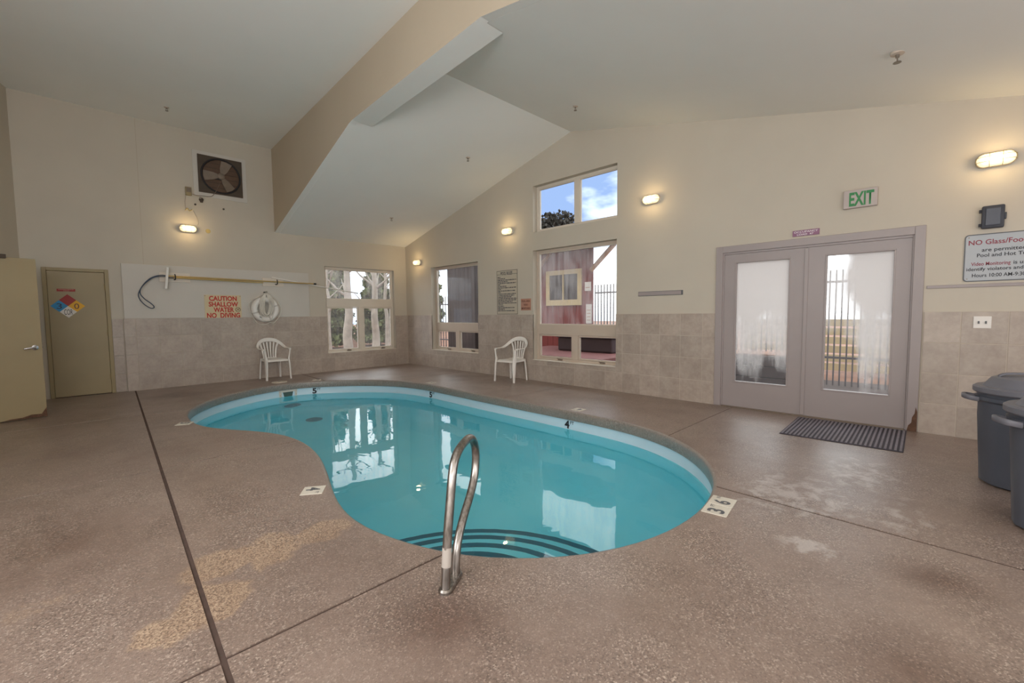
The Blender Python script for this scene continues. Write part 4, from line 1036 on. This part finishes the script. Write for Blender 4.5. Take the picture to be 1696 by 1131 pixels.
# ================================================================== plastic chairs
def make_chair():
    t = thing('plastic_chair')
    bm = BM()
    P = [(-0.265, -0.215, 0.61), (-0.272, -0.19, 0.632), (-0.282, -0.05, 0.636), (-0.278, 0.06, 0.645), (-0.262, 0.14, 0.68), (-0.222, 0.205, 0.735), (-0.15, 0.25, 0.785), (-0.075, 0.268, 0.805)]
    S = [(-1, 0, 0), (-1, 0, 0), (-1, 0, 0.05), (-0.95, 0.05, 0.35), (-0.8, 0.1, 0.6), (-0.6, 0.15, 0.8), (-0.3, 0.2, 1), (-0.1, 0.2, 1)]
    Wd = [0.05, 0.055, 0.056, 0.056, 0.058, 0.062, 0.07, 0.076]
    full = P + [(0, 0.273, 0.811)] + [(-x, y, z) for x, y, z in reversed(P)]
    fs_ = S + [(0, 0.2, 1)] + [(-x, y, z) for x, y, z in reversed(S)]
    fw = Wd + [0.078] + list(reversed(Wd))
    pa, sa, wa = catmull(full, 3), catmull(fs_, 3), [v.x for v in catmull([(w_, 0, 0) for w_ in fw], 3)]
    ribbon(bm, pa, sa, wa, 0.014); finish('top_rail_and_arms', bm, 'white_plastic', t, True, 60)
    # seat
    bm = BM(); N = 10; grid = []
    for j in range(N + 1):
        v = j / N; y = -0.235 + 0.44 * v; hw = 0.235 - 0.045 * v; row = []
        for i in range(N + 1):
            u = i / N * 2 - 1
            z = 0.425 - 0.02 * (1 - u * u) * math.sin(PI * min(1, v * 1.1)) - 0.035 * max(0, (0.12 - v) / 0.12) ** 2 - 0.02 * max(0, abs(u) - 0.85) / 0.15
            row.append(bm.verts.new((u * hw, y, z)))
        grid.append(row)
    for j in range(N):
        for i in range(N): bm.faces.new((grid[j][i], grid[j][i + 1], grid[j + 1][i + 1], grid[j + 1][i]))
    bord = [grid[0][i] for i in range(N + 1)] + [grid[j][N] for j in range(1, N + 1)] + [grid[N][i] for i in range(N - 1, -1, -1)] + [grid[j][0] for j in range(N - 1, 0, -1)]
    low = [bm.verts.new((v.co.x * 1.01, v.co.y * 1.01, 0.375)) for v in bord]
    for i in range(len(bord)):
        j = (i + 1) % len(bord); bm.faces.new((bord[i], bord[j], low[j], low[i]))
    finish('seat', bm, 'white_plastic', t, True, 50)
    # slats
    for k in range(6):
        u = (k - 2.5) / 2.5
        wide = 0.034 if abs(u) == 1 else 0.022
        bm = BM(); ribbon(bm, catmull([(u * 0.115, 0.20, 0.40), (u * 0.125, 0.215, 0.50), (u * 0.15, 0.235, 0.63), (u * 0.185, 0.252 - 0.03 * u * u, 0.765 - 0.03 * u * u)], 4), [(1, 0, 0)] * 13, [wide + 0.008 * i / 12 for i in range(13)], 0.01)
        finish('slat', bm, 'white_plastic', t, True, 60)
    bm = BM(); ribbon(bm, [(-0.14, 0.2, 0.415), (0, 0.212, 0.415), (0.14, 0.2, 0.415)], [(0, 0.1, 1)] * 3, [0.05] * 3, 0.012); finish('lower_back_rail', bm, 'white_plastic', t)
    for s in (-1, 1):
        bm = BM(); ribbon(bm, [(s * 0.266, -0.222, 0.62), (s * 0.256, -0.212, 0.52), (s * 0.236, -0.212, 0.43), (s * 0.238, -0.235, 0.33), (s * 0.245, -0.25, 0.12), (s * 0.25, -0.258, 0.0)], [(0.35 * s, 1, 0)] * 6, [0.04, 0.046, 0.085, 0.08, 0.055, 0.042], [0.02, 0.022, 0.03, 0.032, 0.03, 0.03]); finish('leg', bm, 'white_plastic', t, True, 50)
        bm = BM(); ribbon(bm, [(s * 0.185, 0.19, 0.42), (s * 0.192, 0.20, 0.34), (s * 0.208, 0.215, 0.12), (s * 0.215, 0.222, 0.0)], [(0.5 * s, -1, 0)] * 4, [0.085, 0.075, 0.05, 0.04], 0.028); finish('leg', bm, 'white_plastic', t, True, 50)
    return t
ch1 = make_chair()
ch1.location = (2.90, 9.74, 0); ch1.rotation_euler = (0, 0, math.radians(4)); ch1.scale = (0.92, 0.92, 0.97)
tag(ch1, 'white plastic armchair against the back wall under the life ring', 'chair', 'white plastic armchairs')
ch2 = copy_tree(ch1); ch2.location = (5.92, 5.92, 0); ch2.rotation_euler = (0, 0, math.radians(-84))
tag(ch2, 'white plastic armchair by the right wall next to the large window', 'chair', 'white plastic armchairs')

# ================================================================== trash cans
def make_can():
    t = thing('trash_can')
    bm = BM(); SEG = 36
    rings = []
    for r, h in ((0.215, 0.0), (0.235, 0.012), (0.262, 0.50), (0.268, 0.60), (0.285, 0.615), (0.285, 0.64), (0.272, 0.645), (0.272, 0.70), (0.262, 0.70), (0.25, 0.6)):
        rg = []
        for k in range(SEG):
            rib = 0.006 if (0.01 < h < 0.59 and k % 4 == 0) else 0.0
            a = 2 * PI * k / SEG; rg.append(bm.verts.new(((r + rib) * math.cos(a), (r + rib) * math.sin(a), h)))
        rings.append(rg)
    ring_faces(bm, rings); finish('body', bm, 'can_plastic', t, True, 35)
    bm = BM(); lathe(bm, [(0.288, 0.665), (0.298, 0.675), (0.298, 0.705), (0.285, 0.715), (0.25, 0.715), (0.232, 0.735), (0.205, 0.775), (0.195, 0.78), (0.12, 0.79), (0.001, 0.793)], 36); lid = finish('lid', bm, 'can_lid', t, True, 35)
    bm = BM(); ribbon(bm, catmull([(-0.17, 0, 0.784), (-0.13, 0, 0.806), (0, 0, 0.812), (0.13, 0, 0.806), (0.17, 0, 0.784)], 3), [(0, 1, 0)] * 13, [0.045] * 13, 0.014); finish('lid_handle', bm, 'can_lid', lid, True, 50)
    for s in (-1, 1):
        bm = BM(); ribbon(bm, catmull([(s * 0.27, -0.075, 0.615), (s * 0.325, -0.07, 0.625), (s * 0.345, 0, 0.628), (s * 0.325, 0.07, 0.625), (s * 0.27, 0.075, 0.615)], 4), [(0, 0, 1)] * 17, [0.035] * 17, 0.02); finish('handle', bm, 'can_lid', t, True, 50)
    return t
can1 = make_can(); can1.location = (4.79, -0.415, 0); can1.rotation_euler = (0, 0, math.radians(95))
tag(can1, 'dark grey lidded trash can nearer the tiled wall', 'trash can', 'lidded trash cans')
can2 = copy_tree(can1); can2.location = (3.95, -0.525, 0); can2.rotation_euler = (0, 0, math.radians(110))
tag(can2, 'dark grey lidded trash can in front, cut off by the picture edge', 'trash can', 'lidded trash cans')

# ================================================================== door mat
mt = thing('door_mat', (5.655, 0.775, 0), math.radians(2.0), 'grey ribbed rubber door mat in front of the double doors', 'mat')
bm = BM(); box(bm, -0.475, 0.475, -0.485, 0.485, 0.0005, 0.007, 0.002); finish('backing', bm, 'mat_dark', mt)
NR = 27; rib_me = None
for k in range(NR):
    if rib_me is None:
        bm = BM(); box(bm, -0.46, 0.46, -0.0095, 0.0095, 0.006, 0.0125, 0.002); o = finish('rib', bm, 'mat_rib', mt); rib_me = o.data
    else: o = new_obj('rib', rib_me, None, mt)
    o.location = (0, -0.465 + k * 0.93 / (NR - 1), 0)

# ================================================================== sprinkler heads
def make_sprinkler():
    t = thing('sprinkler_head')
    bm = BM(); lathe(bm, [(0.038, 0.004), (0.036, -0.008), (0.015, -0.012), (0.001, -0.012)], 18); finish('escutcheon', bm, 'window_tan', t, True, 40)
    bm = BM(); lathe(bm, [(0.011, -0.01), (0.011, -0.028), (0.001, -0.028)], 10)
    for s in (-1, 1): tube(bm, [(s * 0.010, 0, -0.026), (s * 0.015, 0, -0.042), (s * 0.004, 0, -0.056)], 0.003, 6)
    finish('frame_arms', bm, 'grey_metal', t, True, 40)
    bm = BM(); lathe(bm, [(0.02, -0.056), (0.022, -0.060), (0.001, -0.060)], 14); finish('deflector', bm, 'grey_metal', t, True, 40)
    return t
sp0 = make_sprinkler()
SPR = [((1.31, 9.2, 4.68), 'sprinkler head on the flat ceiling near the exhaust fan'), ((5.08, 6.12, z_gable(6.12)), 'sprinkler head on the vaulted ceiling left of the high window'),
       ((5.03, 8.66, z_gable(8.66)), 'sprinkler head on the low end of the vault near the corner'), ((5.15, 3.85, z_gable(3.85)), 'sprinkler head on the vault just past the ridge'),
       ((4.915, 0.41, z_gable(0.41)), 'largest-looking sprinkler head on the vault toward the right edge')]
for i, (loc, lab) in enumerate(SPR):
    o = sp0 if i == 0 else copy_tree(sp0); o.location = loc; tag(o, lab, 'sprinkler', 'ceiling sprinkler heads')
    if i == 4: o.scale = (1.3, 1.3, 1.3)

# ================================================================== outside
bm = BM(); box(bm, -30, 60, 10.4, 60, -2.2, -0.12); box(bm, 6.5, 60, -40, 10.4, -2.2, -0.12)
tag(finish('exterior_ground', bm, 'outer_ground'), kind='structure')
bm = BM(); box(bm, 6.5, 10.5, -6, 10.2, -0.13, -0.10)
tag(finish('exterior_patio', bm, 'patio_dark'), kind='structure')
pb = thing('planter_box', (7.9, 2.35, -0.1), 0, 'dark timber planter box outside the left door pane', 'planter')
for k in range(4):
    bm = BM(); box(bm, -0.35, 0.35, -0.75, 0.75, 0.01 + k * 0.17, 0.17 + k * 0.17, 0.008); finish('board', bm, 'tub_dark', pb)
bm = BM(); box(bm, -0.32, 0.32, -0.72, 0.72, 0.68, 0.70); finish('soil', bm, 'outer_ground', pb)
# red cabin
cab = thing('red_cabin', (10.0, 9.4, -0.12), 0, 'red board cabin with cream-framed window seen through the large window', 'building')
bm = BM(); V = [bm.verts.new((x, y, z)) for z in (0, 3.2) for x, y in ((0, -2.52), (1.5, -1.4), (1.5, 0.6), (0, 0.6))]; ring_faces(bm, [V[:4], V[4:]]); finish('walls', bm, 'cabin_red', cab)
for k in range(15):
    y = -2.52 + k * 0.2
    bm = BM(); box(bm, -0.02, 0.0, y + 0.005, y + 0.195, 0.02, 3.3); finish('board', bm, 'cabin_red', cab)
wy0, wy1, wz0, wz1 = 7.24 - 9.4, 8.50 - 9.4, 1.60, 2.60
bm = BM()
for a in ((wy0, wy1, wz0, wz0 + 0.16), (wy0, wy1, wz1 - 0.13, wz1), (wy0, wy0 + 0.13, wz0 + 0.16, wz1 - 0.13), (wy1 - 0.13, wy1, wz0 + 0.16, wz1 - 0.13), ((wy0 + wy1) / 2 - 0.02, (wy0 + wy1) / 2 + 0.02, wz0 + 0.16, wz1 - 0.13)): box(bm, -0.07, -0.01, a[0], a[1], a[2], a[3], 0.004)
win = finish('window_frame', bm, 'cabin_trim', cab)
for a, b_ in ((wy0 + 0.13, (wy0 + wy1) / 2 - 0.02), ((wy0 + wy1) / 2 + 0.02, wy1 - 0.13)):
    bm = BM(); box(bm, -0.035, -0.025, a, b_, wz0 + 0.16, wz1 - 0.13); finish('pane', bm, 'dark_glass', win)
bm = BM()
V = [bm.verts.new(p) for p in ((-0.9, -3.35, 3.10), (-0.9, 0.72, 3.10), (1.7, 0.72, 3.5), (1.7, -3.35, 3.5), (-0.9, -3.35, 3.24), (-0.9, 0.72, 3.24), (1.7, 0.72, 3.64), (1.7, -3.35, 3.64))]
ring_faces(bm, [V[:4], V[4:]]); finish('roof', bm, 'shingle', cab)
for y in (-2.85, -1.6, -0.4):
    bm = BM(); tube(bm, [(-0.85, y, 3.05), (0.1, y, 3.19)], 0.06, 6); finish('rafter', bm, 'shingle', cab)
for y in (-2.52, -0.42):
    bm = BM(); tube(bm, [(-0.06, y + 0.04, 2.52), (-0.06, y - 0.68, 3.14)], 0.06, 6); finish('brace', bm, 'beam_wood', cab)
for y0, y1, z0, z1 in ((8.78, 9.02, 1.72, 2.46), (8.72, 8.98, 1.02, 1.66), (6.94, 7.14, 1.98, 2.22), (6.92, 7.1, 1.1, 1.62)):
    bm = BM(); box(bm, -0.035, -0.02, y0 - 9.4, y1 - 9.4, z0, z1); nb = finish('notice_board', bm, 'paper', cab)
    bm = BM()
    n = int((z1 - z0) / 0.09)
    for k in range(1, n): box(bm, -0.037, -0.035, y0 - 9.4 + 0.03, y1 - 9.4 - 0.03, z0 + k * 0.09 - 0.008, z0 + k * 0.09 + 0.008)
    finish('print', bm, 'sign_rose', nb)
# dark siding shed seen through the corner window
shd = thing('dark_shed', (8.7, 10.95, -0.12), 0, 'dark weathered shed filling most of the corner window view', 'building')
bm = BM(); box(bm, 0.02, 0.9, -0.7, 0.66, 0, 3.3); finish('walls', bm, 'dark_siding', shd)
for k in range(9):
    bm = BM(); box(bm, -0.01, 0.02, -0.69 + k * 0.15, -0.69 + k * 0.15 + 0.142, 0.02, 3.2); finish('board', bm, 'dark_siding', shd)
bm = BM(); box(bm, -0.2, 0.95, -0.8, 0.76, 3.3, 3.45); finish('roof', bm, 'shingle', shd)
# picket fences
def fence(name, p0, p1, h, label, n, rails=(0.25, 0.86)):
    a, b_ = Vector(p0), Vector(p1); L = (b_ - a).length; t = thing(name, (a.x, a.y, -0.12), math.atan2(b_.y - a.y, b_.x - a.x), label, 'fence')
    me_p = None
    for k in range(n):
        if me_p is None:
            bm = BM(); box(bm, -0.011, 0.011, -0.011, 0.011, 0, h); o = finish('picket', bm, 'fence_metal', t); me_p = o.data
        else: o = new_obj('picket', me_p, None, t)
        o.location = (L * k / (n - 1), 0, 0)
    for r in rails:
        bm = BM(); box(bm, 0, L, -0.018, 0.018, h * r - 0.02, h * r + 0.02); finish('rail', bm, 'fence_metal', t)
fence('metal_fence', (9.85, 6.72), (9.85, -0.6), 2.12, 'grey metal picket fence outside the entrance doors and large window', 80, (0.25, 0.9))
fence('metal_fence', (9.3, 11.8), (9.3, 13.3), 2.0, 'grey metal picket fence left of the dark shed', 11)
# hot tub and low deck outside
tubt = thing('hot_tub', (8.1, 6.2, -0.12), 0, 'dark covered hot tub on a low brown deck outside the large window', 'hot tub')
bm = BM(); box(bm, -0.9, 1.2, -1.4, 1.6, 0, 0.42, 0.02); finish('deck_base', bm, 'tub_dark', tubt)
bm = BM(); box(bm, -0.95, 1.25, -1.45, 1.65, 0.42, 0.5, 0.015); finish('deck_edge', bm, 'tub_brown', tubt)
bm = BM(); box(bm, 0.15, 1.15, -1.0, 0.5, 0.5, 0.82, 0.04); finish('tub_shell', bm, 'tub_dark', tubt)
bm = BM(); box(bm, 0.1, 1.2, -1.05, 0.55, 0.82, 0.92, 0.03); finish('tub_cover', bm, 'can_lid', tubt)
# slatted bench wall behind the fence, seen through the doors
bn = thing('slatted_barrier', (11.6, 1.2, -0.12), 0, 'tan slatted barrier behind the fence outside the doors', 'barrier')
for k in range(6):
    bm = BM(); box(bm, -0.03, 0.03, -2.6, 2.4, 0.1 + k * 0.19, 0.1 + k * 0.19 + 0.15, 0.004); finish('slat', bm, 'tan_siding', bn)
for y in (-2.4, -1.2, 0, 1.2, 2.2):
    bm = BM(); box(bm, 0.03, 0.13, y - 0.05, y + 0.05, 0, 1.22, 0.004); finish('post', bm, 'beam_wood', bn)
# tan house corner right of the doors' view
hs = thing('tan_house', (11.9, -0.35, -0.12), 0, 'tan sided house corner at the right edge of the door glass', 'building')
bm = BM(); box(bm, 0.0, 3.0, -2.0, 1.0, 0, 3.0); finish('walls', bm, 'tan_siding', hs)
for k in range(15):
    bm = BM(); box(bm, -0.025, 0.0, -2.0, 1.0, 0.05 + k * 0.195, 0.05 + k * 0.195 + 0.18); finish('siding_board', bm, 'tan_siding', hs)
bm = BM(); box(bm, -0.4, 3.2, -2.2, 1.2, 3.0, 3.15); finish('roof', bm, 'shingle', hs)
# dark tree crown far beyond the cabin
def leaves(bm, n, fn, size, rr):
    for _ in range(n):
        p = fn(rr); s = size * rr.uniform(0.6, 1.4)
        a = Vector((rr.gauss(0, 1), rr.gauss(0, 1), rr.gauss(0, 1))).normalized(); b_ = a.orthogonal().normalized(); c = a.cross(b_)
        bm.faces.new([bm.verts.new(p + b_ * s), bm.verts.new(p + c * s * 0.7), bm.verts.new(p - b_ * s), bm.verts.new(p - c * s * 0.7)])
def ball(rx, ry, rz, cz):
    def f(rr):
        d = Vector((rr.gauss(0, 1), rr.gauss(0, 1), rr.gauss(0, 1))).normalized() * rr.uniform(0.55, 1.0)
        return Vector((d.x * rx, d.y * ry, cz + d.z * rz))
    return f
def cone(h, r, z0):
    def f(rr):
        v = rr.random() ** 1.15; a = rr.uniform(0, 2 * PI); q = r * (1 - v) ** 0.6 * math.sqrt(rr.uniform(0.3, 1)) * (0.8 + 0.2 * math.sin(v * 40))
        return Vector((q * math.cos(a), q * math.sin(a), z0 + v * h))
    return f
tr_ = thing('round_tree', (18.0, 14.55, -0.12), 0, 'dark round bare tree crown seen through the high window', 'tree')
bm = BM(); tube(bm, [(0, 0, 0), (0.05, 0, 2.5), (0, 0.05, 4.6)], [0.2, 0.16, 0.08], 8); finish('trunk', bm, 'bush_dark', tr_, True, 60)
bm = BM(); leaves(bm, 2600, ball(1.3, 1.35, 1.25, 5.35), 0.1, random.Random(4)); tag(finish('crown', bm, 'bush_dark', tr_, recalc=False), kind='stuff')
# aspens and pines beyond the back window
def aspen(x, y, r, h, lab, seed):
    rr = random.Random(seed); t = thing('aspen_tree', (x, y, -0.12), 0, lab, 'tree', 'aspen trees outside the back window')
    pts = [(0, 0, 0)] + [(rr.uniform(-0.05, 0.05), rr.uniform(-0.05, 0.05), h * k / 6) for k in range(1, 7)]
    bm = BM(); tube(bm, catmull(pts, 3), [r * (1 - 0.6 * i / 18) for i in range(19)], 10); finish('trunk', bm, 'aspen_bark', t, True, 60)
    for k in range(7):
        z = h * rr.uniform(0.35, 0.95); a = rr.uniform(0, 2 * PI); l = rr.uniform(0.5, 1.1)
        bm = BM(); tube(bm, [(0, 0, z), (l * 0.5 * math.cos(a), l * 0.5 * math.sin(a), z + l * 0.4), (l * math.cos(a), l * math.sin(a), z + l * 1.0)], [r * 0.3, r * 0.2, 0.008], 6); finish('branch', bm, 'aspen_bark', t, True, 60)
aspen(6.92, 15.0, 0.17, 4.2, 'thick pale aspen trunk in the middle of the back window', 1)
aspen(7.93, 15.0, 0.15, 4.0, 'pale aspen trunk at the right of the back window', 2)
aspen(7.0, 16.8, 0.08, 3.8, 'thin pale aspen trunk at the left of the back window', 3)
aspen(9.3, 16.6, 0.10, 3.9, 'slim aspen trunk behind the right window sash', 6)
def pine(x, y, h, r, lab, seed):
    t = thing('pine_tree', (x, y, -0.12), 0, lab, 'tree', 'pines behind the aspens')
    bm = BM(); tube(bm, [(0, 0, 0), (0, 0, h * 0.9)], [0.12, 0.03], 8); finish('trunk', bm, 'bush_dark', t, True, 60)
    bm = BM(); leaves(bm, 4200, cone(h - 0.3, r * 1.02, 0.2), 0.12, random.Random(seed)); tag(finish('foliage', bm, 'pine_green', t, recalc=False), kind='stuff')
for i, (x, y, h_, r_, lab) in enumerate(((7.45, 18.4, 4.4, 1.0, 'green pine behind the left aspens'), (9.85, 18.4, 4.4, 1.0, 'green pine behind the right aspens'), (8.65, 20.8, 4.6, 1.05, 'green pine behind the middle aspens'), (11.1, 20.9, 4.6, 1.05, 'green pine filling the right of the back window'), (12.4, 23.4, 5.0, 1.1, 'green pine farthest right beyond the back window'), (9.85, 23.4, 5.0, 1.1, 'tall green pine deepest in the grove'), (13.6, 20.7, 5.0, 1.1, 'green pine beyond the corner of the room'))):
    pine(x, y, h_, r_, lab, 20 + i)
for i, x in enumerate((9.9, 12.2, 14.5, 16.8, 19.1)):
    pine(x, 27.4 + 0.5 * (i % 2), 6.6, 1.12, ('distant pine, leftmost of the far row behind the grove', 'distant pine, second of the far row behind the grove', 'distant pine, third of the far row behind the grove', 'distant pine, fourth of the far row behind the grove', 'distant pine, rightmost of the far row behind the grove')[i], 40 + i)
